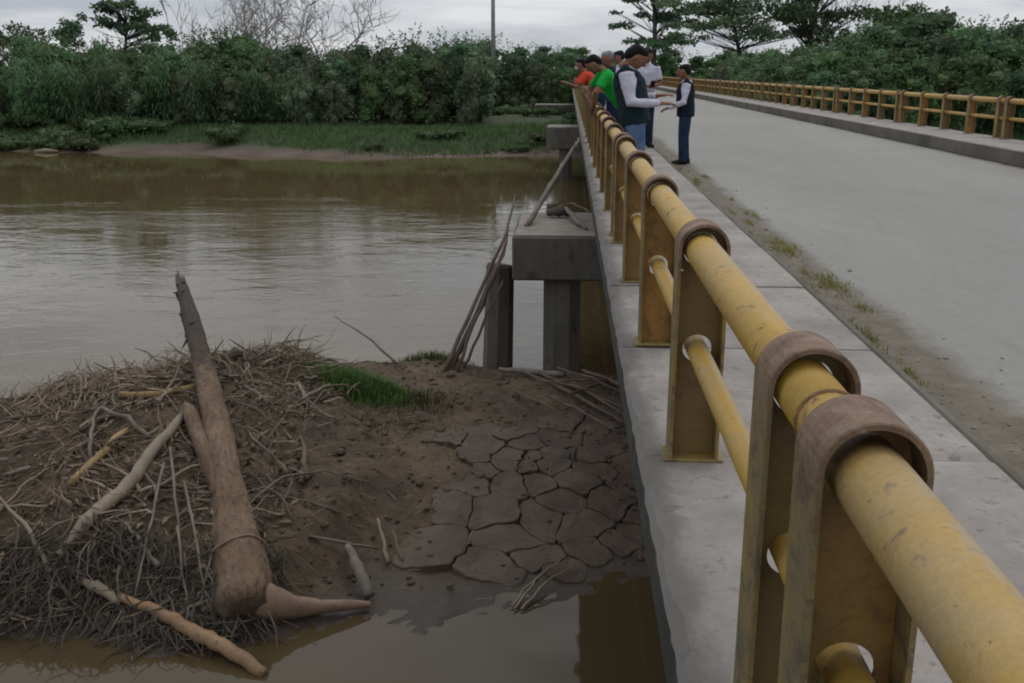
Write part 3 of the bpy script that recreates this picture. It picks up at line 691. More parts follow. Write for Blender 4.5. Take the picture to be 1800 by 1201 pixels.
thing_tube('broken_branch', 'small splintered brown branch stub at the heap edge by the orange branch', D, [(-4.25,8.0,.34),(-4.05,7.95,.3),(-3.85,7.88,.2)], [.03, .055, .03], M['pale_wood'], 8, jit=.15)
thing_tube('white_root', 'bleached crooked root hooked over the mud near the grass', D, on([(-3.44,11.89,None),(-3.33,12.12,None),(-3.1,11.61,None)], .06), [.02, .03, .018], M['pale_wood'], 7)
thing_tube('curved_stick', 'long thin arched grey stick on the mud right beside the log', D, [(-3.03,9.07,.66),(-2.8,9.44,.77),(-2.46,9.73,.72),(-2.04,9.98,.5)], [.016, .014, .011, .006], M['grey_wood'], 6)
thing_tube('white_stick', 'short white stick upright in the dark mud, larger of two', D, [(-1.86,9.42,.34),(-1.77,9.18,.24),(-1.68,8.96,.1)], [.014, .018, .026], M['pale_wood'], 7)
thing_tube('white_stick', 'thin short grey stick upright in the dark mud, smaller of two', D, [(-1.7,9.34,.26),(-1.54,8.98,.12)], [.008, .012], M['grey_wood'], 6)
thing_tube('grey_stub', 'thick broken grey stub leaning behind the root spur of the log', D, [(-2.06,8.88,.3),(-1.9,8.6,.22),(-1.75,8.34,.08)], [.035, .058, .05], M['grey_wood'], 8, jit=.15)
thing_tube('grey_stick', 'straight grey stick lying across the mud above the grey stub', D, [(-2.4,8.8,.44),(-2.1,8.95,.3),(-1.8,9.1,.17)], [.014, .016, .01], M['grey_wood'], 6)
thing_tube('thin_branch', 'thin dark branch reaching out over the river from the grassy mud', D, [(-2.5,14.5,.5),(-3.0,15.3,.62),(-3.9,16.6,.72)], [.022, .018, .007], M['brown_wood'], 6)
thing_tube('thin_branch', 'thin bare twig sticking up behind the driftwood heap over the water', D, [(-4.0,12.3,1.15),(-3.8,13.2,1.15),(-3.55,14.4,.95)], [.012, .010, .004], M['brown_wood'], 5)
thing_tube('drift_log', 'short grey log lying on the mud crest between the pier columns', D, [(-.95,14.3,.50),(-.5,14.0,.56),(.0,13.7,.60)], [.03, .05, .04], M['grey_wood'], 8)
bl = 'brown stick in the pile of branches washed under the bridge edge'
for a, b, r in (((-.59,14.04,.55),(.77,12.09,.46),.03), ((-.24,12.97,.54),(.68,11.76,.45),.022), ((-.71,13.19,.54),(.06,12.18,.5),.018), ((-.3,13.7,.6),(.85,12.5,.50),.026), ((-.1,13.8,.68),(.9,12.9,.56),.02), ((.1,13.2,.66),(.95,12.0,.5),.016), ((-.45,13.5,.6),(.45,12.75,.66),.015), ((.25,13.9,.62),(1.3,12.7,.55),.03), ((-.2,13.35,.6),(.6,13.35,.66),.018), ((.05,12.9,.58),(.75,13.6,.62),.02)):
    mid = tuple((a[i]+b[i])/2+(U(-.04, .04) if i < 2 else U(0, .05)) for i in range(3))
    thing_tube('brown_stick', bl, D, [a, mid, b], [r*.7, r, r*.5], M['brown_wood'], 7, 'branches washed under the bridge')
for a, b in (((-.42,8.28,.02),(.0,9.07,.14)), ((-.36,8.28,.02),(.12,9.0,.12)), ((-.45,8.33,.02),(-.12,8.85,.12))):
    thing_tube('reed_stem', 'pale bent reed stem at the muddy waterline below the cracked crust', D, [a, tuple((a[i]+b[i])/2+(.04 if i == 2 else -.03) for i in range(3)), b], [.012, .011, .006], M['pale_wood'], 6, 'reed stems at the waterline')
thing_tube('dark_stake', 'dark stick standing in a crack of the dried mud', D, [(.13,11.0,.30),(.135,11.0,.55)], [.022, .018], M['log_dark'], 7)
for pts in ([(-4.02,9.65,.98),(-3.64,8.76,.82),(-3.42,8.2,.5)], [(-3.68,9.09,.84),(-3.31,8.33,.68),(-3.04,7.8,.2)], [(-3.5,8.4,.7),(-3.2,7.75,.15)], [(-3.95,9.3,.95),(-3.75,8.3,.62),(-3.7,7.85,.3)]):
    thing_tube('hanging_root', 'long grey hanging root trailing down the heap just beside the log', D, pts, [.014]*(len(pts)-1)+[.006], M['grey_wood'], 6, 'roots trailing beside the log')
m = MB(); m.tube([(-.12, 0, -.05), (.0, .03, .05), (.08, .05, .12), (.16, .06, .10)], [.06, .085, .07, .03], 10, jit=.25)
tag(m.build('rotten_stump', M['brown_wood'], None, True, (-4.3, 12.45, 1.08)), 'small rotten brown stump crowning the driftwood heap behind the log', 'stump')
# poles propped against the near pier
bp = 'long brown pole propped from the mud against the pier cap'
for a, b, r in (((-1.78,14.25,.42),(-.90,15.55,2.36),.036), ((-1.70,14.35,.42),(-.95,15.45,2.0),.03), ((-1.60,14.28,.42),(-.93,15.6,2.16),.028), ((-1.52,14.5,.42),(-.96,15.35,1.6),.024), ((-1.66,14.55,.42),(-1.02,15.5,1.75),.022)):
    thing_tube('propped_pole', bp, D, [a, lerp3(a, b, .5), b], [r, r*.9, r*.6], M['brown_wood'], 7, 'poles propped on the pier', wobble=.02)
thing_tube('propped_pole', 'thin brown pole rising highest past the pier cap corner', D, [(-1.68,14.3,.42),(-1.0,15.6,1.95),(-.86,17.0,2.72)], [.034, .03, .014], M['brown_wood'], 7, wobble=.02)
thing_tube('leaning_pole', 'long grey pole leaning from the pier cap to the bridge edge', D, [(-.64,16.2,2.31),(-.28,17.5,2.80),(.12,18.9,3.36),(.19,19.2,3.5)], [.042, .045, .035, .02], M['grey_wood'], 8, wobble=.02)
thing_tube('pier_branch', 'pale bent branch stranded on top of the pier cap', D, [(-.25,17.7,2.36),(.0,17.2,2.46),(.16,16.4,2.38),(.3,15.8,2.34)], [.02, .04, .045, .02], M['grey_wood'], 8)
thing_tube('pier_branch', 'dark rotten wood chunk stranded on top of the pier cap', D, [(-.32,17.35,2.38),(-.14,17.2,2.42),(.05,17.25,2.38)], [.05, .09, .04], M['log_dark'], 8, jit=.2)
thing_tube('pier_branch', 'thin crossing stick stranded on top of the pier cap', D, [(-.35,17.75,2.36),(.1,17.7,2.5),(.45,17.3,2.36)], [.015, .02, .012], M['grey_wood'], 6)
# medium drift branches one can pick out on the heap
rs = random.Random(21)
for i in range(72):
    while True:
        x, y = rs.uniform(-8.2, -2.6), rs.uniform(7.9, 13.6)
        if hmud(x, y) > .35 and not (abs((x+2.74)-(y-7.9)*-.455) < .35): break
    a = rs.gauss(1.9, .9); L = rs.uniform(.3, 1.1); r = math.exp(rs.uniform(math.log(.009), math.log(.03)))
    pts = []
    for k in (-.5, -.15, .2, .5):
        X = x+math.cos(a)*L*k; Y = y+math.sin(a)*L*k; a += rs.uniform(-.25, .25)
        pts.append((X, Y, max(0, hmud(X, Y))+rs.uniform(.03, .13)))
    thing_tube('drift_branch', 'loose bare grey branch tangled into the twigs of the driftwood heap', D, pts, [r, r*.95, r*.8, r*.4], rs.choice([M['grey_wood'], M['grey_wood'], M['pale_wood'], M['brown_wood']]), 6, 'bare branches in the driftwood heap', sub=3)
# the uncountable twigs
def heap_mask(x, y):
    h = hmud(x, y)
    if h < .05: return 0
    e = interp(y, [(7, -2.9), (8.2, -2.7), (9.5, -2.75), (10.5, -3.0), (11.4, -2.95), (12.4, -3.1), (13.5, -3.5), (15, -4.6)])
    return sm(e+.35, e-.25, x)
tw = MB(); rs = random.Random(33); n = 0
while n < 10500:
    x, y = rs.uniform(-11, -2.2), rs.uniform(7.4, 14.8)
    if rs.random() > heap_mask(x, y): continue
    cl = wob(x, y, 2.6)
    if rs.random() > .55+.6*cl: continue
    n += 1; L = math.exp(rs.uniform(math.log(.06), math.log(.62))); r = math.exp(rs.uniform(math.log(.0022), math.log(.015)))*(.6+L); a = 1.75+2.2*wob(x+3, y, .9)+rs.gauss(0, .55); pitch = rs.uniform(-.25, .45)
    z = hmud(x, y)+rs.uniform(.0, .09); p = Vector((x, y, z)); pts = [p]
    for k in range(3):
        a += rs.uniform(-.5, .5); pitch += rs.uniform(-.5, .3)
        p = p+Vector((math.cos(a)*math.cos(pitch), math.sin(a)*math.cos(pitch), math.sin(pitch)))*L/3
        if p.z < hmud(p.x, p.y)+.004: p.z = max(0, hmud(p.x, p.y))+.006+rs.uniform(0, .03); pitch = .1
        pts.append(p)
    tw.tube(pts, [r, r, r*.8, r*.35], 4, cap=False)
lf = MB(); n = 0
while n < 5200:
    x, y = rs.uniform(-11, -2.3), rs.uniform(7.5, 14.8)
    if rs.random() > heap_mask(x, y)*(.35+.65*max(0, .5+wob(x+5, y, 2.1))): continue
    n += 1; s_ = rs.uniform(.012, .045); a = rs.uniform(0, 6.28); d = Vector((math.cos(a), math.sin(a), rs.uniform(-.5, .5)))*s_*rs.uniform(1, 2.2); e = Vector((-math.sin(a), math.cos(a), rs.uniform(-.6, .6)))*s_*.6
    p = Vector((x, y, hmud(x, y)+rs.uniform(.005, .07))); lf.quad(p-d, p-e+Vector((0, 0, .01)), p+d, p+e+Vector((0, 0, .012)))
tag(lf.build('leaf_litter', M['leaf_litter']), 'dead leaves and bark scraps caught among the heap twigs', 'litter', kind='stuff')
tag(tw.build('twig_litter', M['twigs']), 'mat of small grey-brown twigs covering the driftwood heap', 'twigs', kind='stuff')
rt = MB(); n = 0
while n < 2000:      # root fibres hanging over the waterside face of the heap
    x = rs.uniform(-10, -2.5); y = interp(x, NEAR)+rs.uniform(.05, .9); h = hmud(x, y)
    if h < .02: continue
    n += 1; p = Vector((x, y, h+rs.uniform(.02, .14))); pts = [p]; a = rs.gauss(-1.5, .7); L = rs.uniform(.08, .3)
    for k in range(3):
        a += rs.uniform(-.6, .6); p = p+Vector((math.cos(a)*.7, math.sin(a)*.5, rs.uniform(-.9, .15)))*L
        p.z = max(p.z, max(-.03, hmud(p.x, p.y))+rs.uniform(.0, .05)); pts.append(p)
    rt.tube(pts, [.007, .008, .006, .003], 4, cap=False)
tag(rt.build('root_fibres', M['roots']), 'tangle of dark fine roots hanging over the waterside edge of the heap', 'roots', kind='stuff')
ch = MB()
for n in range(1500):    # crumbs and clods of mud, thinly spread
    x, y = rs.uniform(-3.2, 1.2), rs.uniform(8.2, 15.6); h = hmud(x, y)
    if h < .02: continue
    if in_crack(x, y) and rs.random() < .7: continue
    r = rs.uniform(.008, .03)*(1 if rs.random() < .93 else 1.9); ch.ball((x, y, h+r*.2), (r*rs.uniform(.8, 1.5), r*rs.uniform(.8, 1.5), r*.6), 5, 4)
tag(ch.build('mud_clods', M['mud']), 'small clods of brown mud scattered over the bank', 'clods', kind='stuff')
st2 = MB(); n = 0
while n < 700:
    x, y = rs.uniform(-3.4, 1.0), rs.uniform(8.3, 15.5); h = hmud(x, y)
    if h < .03 or (in_crack(x, y) and rs.random() < .85): continue
    n += 1; a = rs.uniform(0, 3.14); L = rs.uniform(.05, .22); r = rs.uniform(.0015, .004)
    st2.tube([G(x-math.cos(a)*L/2, y-math.sin(a)*L/2, .01), G(x, y, .02), G(x+math.cos(a)*L/2, y+math.sin(a)*L/2, .012)], r, 4, cap=False)
tag(st2.build('straw_litter', M['twigs']), 'fine straw and twig bits strewn over the bare mud', 'litter', kind='stuff')
# grass on the mud
def tuft(name, label, cx, cy, sx, sy, n, hh, mat, zf=lambda x, y: max(0, hmud(x, y)), wd=.006, kind=None, group=None, cat='grass'):
    m = MB(); r = random.Random(int(abs(cx*97+cy*31)*10)); z0 = zf(cx, cy)
    for i in range(n):
        x = cx+r.gauss(0, sx); y = cy+r.gauss(0, sy); d = math.hypot((x-cx)/sx, (y-cy)/sy); h = hh*r.uniform(.5, 1.15)*max(.3, 1.1-.3*d)
        a = r.uniform(0, 6.28); b = r.uniform(.1, .75); dx, dy = math.cos(a)*b*h, math.sin(a)*b*h; px, py = -math.sin(a)*wd, math.cos(a)*wd
        z = zf(x, y)-z0-.01; o = (x-cx, y-cy)
        k = len(m.v)
        m.v += [(o[0]-px, o[1]-py, z), (o[0]+px, o[1]+py, z), (o[0]+dx*.4+px*.8, o[1]+dy*.4+py*.8, z+h*.65), (o[0]+dx*.4-px*.8, o[1]+dy*.4-py*.8, z+h*.65), (o[0]+dx, o[1]+dy, z+h*(1.0-.25*b))]
        m.f += [(k, k+1, k+2, k+3), (k+3, k+2, k+4)]
    o = m.build(name, mat, None, False, (cx, cy, z0)); return tag(o, label, cat, group, kind)
tuft('grass_clump', 'bright green grass clump on the mud between heap and pier', -2.72, 12.75, .30, .24, 3000, .34, M['grass'], wd=.008)
tuft('grass_clump', 'straggly dull green grass on the mud beside the bright clump', -1.85, 12.75, .22, .25, 420, .18, M['grass_dull'], kind='stuff')
tuft('grass_clump', 'low dark grass at the water edge left of the propped poles'.replace('left of', 'next to'), -2.0, 15.2, .32, .25, 900, .22, M['grass_dull'])
tuft('grass_clump', 'sparse yellowish grass on the bare brown mud in front of the bright clump', -2.2, 11.6, .5, .5, 500, .09, M['grass_dull'], kind='stuff')
kw = MB(); rs = random.Random(8)
spots = [(2.02, 7.82, .13, .45), (1.99, 9.5, .12, .5)]+[(1.80+rs.random()**2*.35, rs.uniform(3.5, 20), rs.uniform(.02, .06), rs.uniform(.1, .3)) for _ in range(30)]
for x0, y0, sx, sy in spots:
    for i in range(int(5200*sx*sy+14)):
        x = x0+rs.gauss(0, sx*.5); y = y0+rs.gauss(0, sy*.5); h = rs.uniform(.015, .055); a = rs.uniform(0, 6.28); b = rs.uniform(.3, 1.1)*h; w_ = rs.uniform(.003, .007)
        if x < 1.6: continue
        k = len(kw.v); c, d = math.cos(a), math.sin(a); kw.v += [(x-d*w_, y+c*w_, ZR), (x+d*w_, y-c*w_, ZR), (x+c*b, y+d*b, ZR+h)]; kw.f.append((k, k+1, k+2))
tag(kw.build('kerb_weeds', M['dry_weed']), 'low dry yellow-green weeds growing in the dirt along the kerb', 'weeds', kind='stuff')
gr = MB()
for i in range(2600):
    y = rs.uniform(2, 26); x = 1.57+abs(rs.gauss(0, .28)); r_ = rs.uniform(.003, .011)*(1 if rs.random() < .96 else 2)
    gr.ball((x, y, ZR+r_*.3), (r_, r_*rs.uniform(.7, 1.3), r_*.6), 5, 3)
tag(gr.build('gutter_grit', M['silt']), 'loose grit and pebbles in the dirt along the kerb', 'grit', kind='stuff')

# ---------------------------------------------------------------- far bank vegetation
def leaf(m, p, s, l, r, droop=0, up=None):
    """one leaf-sized folded face"""
    d = Vector((r.gauss(0, 1), r.gauss(0, 1), r.gauss(-droop, .8)))
    if up: d = d+Vector(up)
    d.normalize(); a = d.orthogonal().normalized(); a.rotate(Matrix.Rotation(r.uniform(0, 6.28), 3, d)); p = Vector(p)
    n = len(m.v); m.v += [tuple(p), tuple(p+d*l*.5+a*s*.5), tuple(p+d*l), tuple(p+d*l*.5-a*s*.5)]; m.f.append((n, n+1, n+2, n+3))
def lobes_crown(lobes, per, s, l, r, droop=.3, shell=.55, core=.72):
    m = MB()
    for (cx, cy, cz, rx_, ry_, rz_) in lobes:
        if core:
            n0 = len(m.v); m.ball((cx, cy, cz), (rx_*core, ry_*core, rz_*core), 7, 5)
            for i in range(n0, len(m.v)): v = m.v[i]; m.v[i] = (v[0]+r.uniform(-.12, .12)*rx_, v[1]+r.uniform(-.12, .12)*ry_, v[2]+r.uniform(-.12, .12)*rz_)
        nl = int(per*(rx_*ry_*rz_)**(2/3))
        for i in range(nl):
            v = Vector((r.gauss(0, 1), r.gauss(0, 1), r.gauss(.25, 1))).normalized()*(shell+(1.08-shell)*r.random()**.6)
            leaf(m, (cx+v.x*rx_, cy+v.y*ry_, cz+v.z*rz_), s*r.uniform(.6, 1.3), l*r.uniform(.6, 1.3), r, droop)
    return m
def limbs(m, base, tips, r0, r, k=6):
    for t in tips:
        b = Vector(base); t = Vector(t); mid = b.lerp(t, .5)+Vector((r.uniform(-.2, .2), r.uniform(-.2, .2), r.uniform(0, .3)))
        m.tube([b, mid, t], [r0, r0*.6, r0*.15], k)
def make_bush(seed, kind):
    r = random.Random(seed); lob = []
    if kind == 'low':
        for i in range(9): lob.append((r.uniform(-1.3, 1.3), r.uniform(-.6, .6), r.uniform(.2, .5), r.uniform(.4, .7), r.uniform(.4, .6), r.uniform(.25, .45)))
        return lobes_crown(lob, 260, .13, .2, r), [(0, 0, .4), (.5, .1, .3), (-.5, 0, .3)], .03
    H, Wd = (5.0, 1.5) if kind == 'broad' else (5.0, 1.05)
    for i in range(17 if kind == 'broad' else 14):
        u = (i+.5)/17; z = .5+(H-.9)*u; w = Wd*(1.0 if z < H*.6 else (1-((z-H*.6)/(H*.45))**2)**.5 if z < H*1.04 else .2)
        a = r.uniform(0, 6.28); q = w*r.uniform(.3, .85); s = r.uniform(.5, .85)*(1 if kind == 'broad' else .8)
        lob.append((math.cos(a)*q, math.sin(a)*q, z, s, s, s*(.8 if kind == 'broad' else 1.25)))
    lob.append((0, 0, H*.45, Wd*.55, Wd*.55, H*.38))
    m = lobes_crown(lob, 190 if kind == 'broad' else 170, .17, .27 if kind == 'broad' else .36, r, .35 if kind == 'broad' else .9)
    for i in range(26):   # shoots breaking the outline
        a = r.uniform(0, 6.28); z = r.uniform(H*.55, H*.98); q = Wd*r.uniform(.3, .9); p = Vector((math.cos(a)*q, math.sin(a)*q, z))
        d = Vector((math.cos(a)*.5, math.sin(a)*.5, r.uniform(.5, 1.3)))*r.uniform(.3, .75)
        for k in range(9): leaf(m, p+d*(k/8), .09, .2, r, .1)
    return m, [(c[0], c[1], c[2]) for c in lob[:7]], .06
def make_cane(seed):
    r = random.Random(seed); m = MB(); tips = []
    for i in range(34):
        a = r.uniform(0, 6.28); q = 1.1*r.random()**.5; x, y = math.cos(a)*q, math.sin(a)*q; H = r.uniform(2.6, 4.9)
        lx, ly = r.gauss(0, .25), r.gauss(0, .25)
        if i < 9: tips.append((x+lx, y+ly, H))
        for k in range(38):
            u = r.uniform(.12, 1); p = Vector((x+lx*u, y+ly*u, H*u)); b = r.uniform(0, 6.28); L = r.uniform(.5, 1.0); w_ = .055
            d = Vector((math.cos(b), math.sin(b), 0)); e = Vector((-math.sin(b), math.cos(b), 0))*w_*.5
            p1 = p+d*L*.45+Vector((0, 0, L*.35)); p2 = p+d*L+Vector((0, 0, L*r.uniform(-.35, .2)))
            n = len(m.v); m.v += [tuple(p), tuple(p1-e), tuple(p2), tuple(p1+e)]; m.f.append((n, n+1, n+2, n+3))
    return m, tips, .03
PROTO = {}
def proto(key, mk, mat):
    cm, tips, r0 = mk; r = random.Random(len(PROTO)); t = MB(); limbs(t, (0, 0, -.2), tips, r0, r, 5)
    PROTO[key] = (cm.mesh('crown', M[mat]), t.mesh('stem', M['bark'], True))
for i in range(3): proto(('broad', i), make_bush(40+i, 'broad'), 'leaf_dark')
for i in range(3): proto(('mid', i), make_bush(60+i, 'broad'), 'leaf_mid')
for i in range(3): proto(('narrow', i), make_bush(80+i, 'narrow'), 'leaf_olive')
for i in range(2): proto(('cane', i), make_cane(90+i), 'leaf_cane')
for i in range(3): proto(('low', i), make_bush(100+i, 'low'), 'leaf_low')
BL = {'broad': ('bush', 'dense dark green bush', 'dark bushes', 'bush'),
      'mid': ('leafy_bush', 'fresher mid green leafy bush', 'mid green bushes', 'bush'),
      'narrow': ('willow_shrub', 'upright grey-olive drooping shrub', 'grey-olive shrubs', 'shrub'),
      'cane': ('cane_clump', 'tall arching river cane clump', 'cane clumps', 'cane'),
      'low': ('low_shrub', 'low creeping green shrub', 'low shrubs', 'shrub')}
rs = random.Random(77)
def where(x, y):
    if y > 100: return 'in the distance beyond the bridge end'
    a = 'near the flat-crowned tree' if x < -27 else 'below the leafless trees' if x < -15 else 'around the utility pole' if x < -4 else 'beside the far piers' if x < 9 else 'behind the far walkway railing'
    s = y-shore(x)
    return a+(', at the waterline' if s < 3.0 else ', on the grassy slope' if s < 5.2 else ', front row' if s < 8.6 else ', middle row' if s < 12 else ', back row')
def bush(kind, x, y, top=None, sc=None, wide=1.0):
    n = 2 if kind == 'cane' else 3; c, t = PROTO[(kind, rs.randrange(n))]; nm, lab, grp, cat = BL[kind]; z = zg(x, y); wh = where(x, y); lab = lab+' '+wh; grp = grp+' '+wh
    s = sc if sc else max(.4, (top-z)/5.15)
    o = empty(nm, (x, y, z), rs.uniform(0, 6.28)); w_ = s*wide*rs.uniform(.9, 1.2); o.scale = (w_, w_, s); tag(o, lab, cat, grp)
    put('crown', c, o); put('stem', t, o); return o
LTOP = [(-60, 6.9), (-36, 7.0), (-30, 7.1), (-24, 7.3), (-20, 6.5), (-15, 6.4), (-12, 6.9), (-8, 7.1), (-5, 6.7), (-1, 6.2)]
RTOP = [(9, 5.4), (12, 5.6), (15, 6.6), (18, 7.2), (21, 8.0), (25, 8.4), (29, 8.0), (34, 8.0), (60, 8)]
x = -50
while x < -6.5:
    L_ = x < -18
    bush(rs.choice(['cane', 'narrow', 'cane', 'cane'] if L_ else ['narrow', 'cane', 'narrow', 'mid']), x+rs.uniform(-.4, .4), 67+rs.uniform(-.8, .8), interp(x, LTOP)*rs.uniform(.70, .86))
    bush(rs.choice(['narrow', 'mid', 'cane'] if L_ else ['broad', 'narrow', 'narrow']), x+.7+rs.uniform(-.4, .4), 69.8+rs.uniform(-.7, .7), interp(x, LTOP)*rs.uniform(.86, 1.0))
    bush(rs.choice(['broad', 'mid', 'narrow']), x+rs.uniform(-.4, .4), 73+rs.uniform(-.8, .8), interp(x, LTOP)*rs.uniform(.92, 1.08))
    x += 1.55
x = -9
while x < 0.5:
    bush(rs.choice(['broad', 'narrow', 'mid']), x+rs.uniform(-.4, .4), 83+rs.uniform(-1, 1), interp(x, LTOP)*rs.uniform(.8, .95)); bush('broad', x+.6, 87+rs.uniform(-1, 1), interp(x, LTOP)*rs.uniform(.97, 1.1)); x += 1.5
x = 10.6
while x < 50:
    if x > 11.5: bush(rs.choice(['mid', 'cane', 'mid', 'broad']), x+rs.uniform(-.4, .4), 65.5+rs.uniform(-.8, .8), interp(x, RTOP)*rs.uniform(.62, .74))
    bush(rs.choice(['mid', 'broad', 'mid']), x+.6+rs.uniform(-.4, .4), 68.8+rs.uniform(-.8, .8), interp(x, RTOP)*rs.uniform(.78, .92), wide=1.1)
    bush(rs.choice(['broad', 'broad', 'narrow']), x+rs.uniform(-.4, .4), 72.5+rs.uniform(-.8, .8), interp(x, RTOP)*rs.uniform(.92, 1.05), wide=1.15)
    bush('broad', x+.9, 76.5+rs.uniform(-.8, .8), interp(x, RTOP)*rs.uniform(.85, 1.0), wide=1.25); bush('mid', x+.2, 81+rs.uniform(-.8, .8), interp(x, RTOP)*rs.uniform(.85, 1.0), wide=1.3)
    x += 1.75
for i in range(3):
    x = rs.uniform(-26, -1); bush('low', x, shore(x)+rs.uniform(3.2, 6.8), sc=rs.uniform(.7, 1.25))
for i in range(14):
    x = rs.uniform(-45, -26); bush('low', x, shore(x)+rs.uniform(3.6, 6.5), sc=rs.uniform(.8, 1.4))
for i in range(3):
    x = rs.uniform(-14, 1); bush('low', x, shore(x)+rs.uniform(.6, 2.6), sc=rs.uniform(.35, .6))
for i in range(26):
    x = rs.uniform(-46, -28); bush('low', x, shore(x)+rs.uniform(.7, 3), sc=rs.uniform(.6, 1.3))
for i in range(12):
    x = rs.uniform(12, 42); bush('low', x, shore(x)+rs.uniform(2.5, 5), sc=rs.uniform(.8, 1.4))
for i in range(7): bush('low', -1.5+rs.uniform(-7, 6), 72+rs.uniform(-6, 8), sc=rs.uniform(.7, 1.1))
# distant trees seen along the road and over the thicket
for i in range(34):
    x = -75+i*3.4+rs.uniform(-1, 1); y = rs.uniform(150, 185)
    if 0 < x < 11: y = rs.uniform(260, 300)
    bush(rs.choice(['mid', 'broad']), x, y, 7.8*rs.uniform(.8, 1.15)+(y-165)*.02, wide=1.5)
# bank grass
gm = MB(); n = 0
while n < 42000:
    x = rs.uniform(-46, 44); s = rs.uniform(.2, 8.5); y = shore(x)+s; lo = interp(x, [(-46, .2), (-29, .5), (-26, 2.2), (-20, 2.4), (-14, 1.4), (-11, .25), (44, .3)])
    if rs.random() > sm(lo, lo+1.2, s+.7*wob(x*.4, 5)): continue
    n += 1; z = zg(x, y)-.02; h = rs.uniform(.15, .45)*(1+.5*wob(x*.7, y*.9)); a = rs.uniform(0, 6.28); dx, dy = math.cos(a), math.sin(a); b = rs.uniform(.1, .5)*h
    k = len(gm.v); gm.v += [(x-dy*.04, y+dx*.04, z), (x+dy*.04, y-dx*.04, z), (x+dx*b, y+dy*b, z+h)]; gm.f.append((k, k+1, k+2))
tag(gm.build('bank_grass', M['leaf_grass']), 'short rank grass covering the foot of the far bank', 'grass', kind='stuff')

# ---------------------------------------------------------------- single trees
def tree(name, label, loc, lobes, trunk, mat, leafsz, per, seed, bark='bark', droop=.1, r0=.25, group=None):
    r = random.Random(seed); o = empty(name, loc); tag(o, label, 'tree', group)
    t = MB(); P = [Vector(p) for p in trunk]; t.tube(P, [r0*(1-.75*i/(len(P)-1)) for i in range(len(P))], 9)
    for lb in lobes:
        tip = Vector(lb[:3]); u = min(.97, max(.3, (tip.z-.5)/(P[-1].z+.01)-.06)); f = u*(len(P)-1); i = min(int(f), len(P)-2); b = P[i].lerp(P[i+1], f-i)
        for q in range(3):
            e = tip+Vector((r.uniform(-.6, .6)*lb[3], r.uniform(-.6, .6)*lb[4], r.uniform(-.2, .5)*lb[5])); md = b.lerp(e, .55)+Vector((0, 0, r.uniform(-.1, .25)))
            t.tube([b, md, e], [r0*.16, r0*.10, r0*.03], 5)
    t.build('trunk', M[bark], o, True)
    lobes_crown(lobes, per, leafsz, leafsz*1.5, r, droop, .2, 0).build('crown', M[mat], o); return o
def rl(r, x, z, w, h, n, yy=1.2): return [(x+r.uniform(-.5, .5)*w, r.uniform(-yy, yy), z+r.uniform(-.5, .5)*h, r.uniform(.35, .6)*w*.5, .7, r.uniform(.3, .5)*h) for _ in range(n)]
r = random.Random(5)
zt = 1.3
tree('umbrella_tree', 'dark tree with flat layered crown rising over the far left thicket'.replace('far left ', 'cane '), (-32, 75.5, zg(-32, 75.5)),
     rl(r, -1.5, 7.5, 2.2, .6, 5)+rl(r, .3, 7.3, 2.6, .8, 6)+rl(r, 1.5, 6.4, 2.8, .7, 6)+rl(r, 0, 6.1, 3.0, .6, 6)+rl(r, 2.4, 5.6, 1.6, .6, 4)+rl(r, -2.4, 6.6, .9, .7, 3),
     [(0, 0, -.3), (.1, 0, 2.5), (-.1, 0, 4.5), (.2, 0, 6.6)], 'leaf_dark', .2, 420, 3)
tree('round_tree', 'small round-headed dark tree beside the flat-crowned tree', (-36.6, 76, zg(-36.6, 76)), rl(r, 0, 6.0, 1.5, .9, 6)+rl(r, .1, 5.4, 1.7, .8, 5), [(0, 0, -.3), (.05, 0, 3), (0, 0, 5.6)], 'leaf_dark', .19, 400, 4, r0=.16)
tree('round_tree', 'ragged dark tree at the outer end of the cane thicket', (-40.5, 76, zg(-40.5, 76)), rl(r, 0, 5.6, 2.6, 1.1, 8)+rl(r, .8, 5.0, 3, .9, 6), [(0, 0, -.3), (.05, 0, 3), (0, 0, 5.4)], 'leaf_olive', .19, 280, 6, r0=.16)
# tiered tree beyond the bridge end, wide irregular trees over the other thicket
def sprays(r, H, reach, n, z0, z1, lop=0, flat=.3):
    out = []
    for i in range(n):
        z = r.uniform(z0, z1); a = r.uniform(0, 6.28); q = reach*(1-.35*(z-z0)/(z1-z0))*r.uniform(.15, 1.0)
        s = r.uniform(.5, 1.0)*reach*.22; out.append((math.cos(a)*q+lop*(z-z0)/(z1-z0), math.sin(a)*q*.7, z+r.uniform(-.3, .3)+.05*q, s*1.3, s, s*flat*r.uniform(.7, 1.4)))
    return out
r = random.Random(15)
tree('tiered_tree', 'tall tree with thin ragged tiers of dark foliage beyond the bridge end', (11.9, 152, zg(11.9, 152)), sprays(r, 22, 7.0, 85, 5.0, 21, 1.0, .22), [(0, 0, -.3), (.2, 0, 6), (-.1, 0, 12), (.6, 0, 21)], 'leaf_dark', .36, 210, 15, r0=.45)
tree('spreading_tree', 'wide tree with loose flat sprays of leaves rising beside the tiered tree', (18.5, 118, zg(18.5, 118)), sprays(r, 12, 9.0, 60, 6.2, 13, -2.0, .2), [(0, 0, -.3), (.5, 0, 3.5), (-.2, 0, 6.5), (-1.2, 0, 11)], 'leaf_olive', .3, 150, 16, r0=.35)
tree('forked_tree', 'tall dark tree with thick leaning trunk behind the bushes of the far walkway', (19.4, 88, zg(19.4, 88)), sprays(r, 12, 5.6, 48, 5.5, 12.5, .8, .45), [(0, 0, -.3), (.5, 0, 3), (.2, 0, 6), (.9, 0, 11.5)], 'leaf_dark', .26, 170, 17, r0=.42)
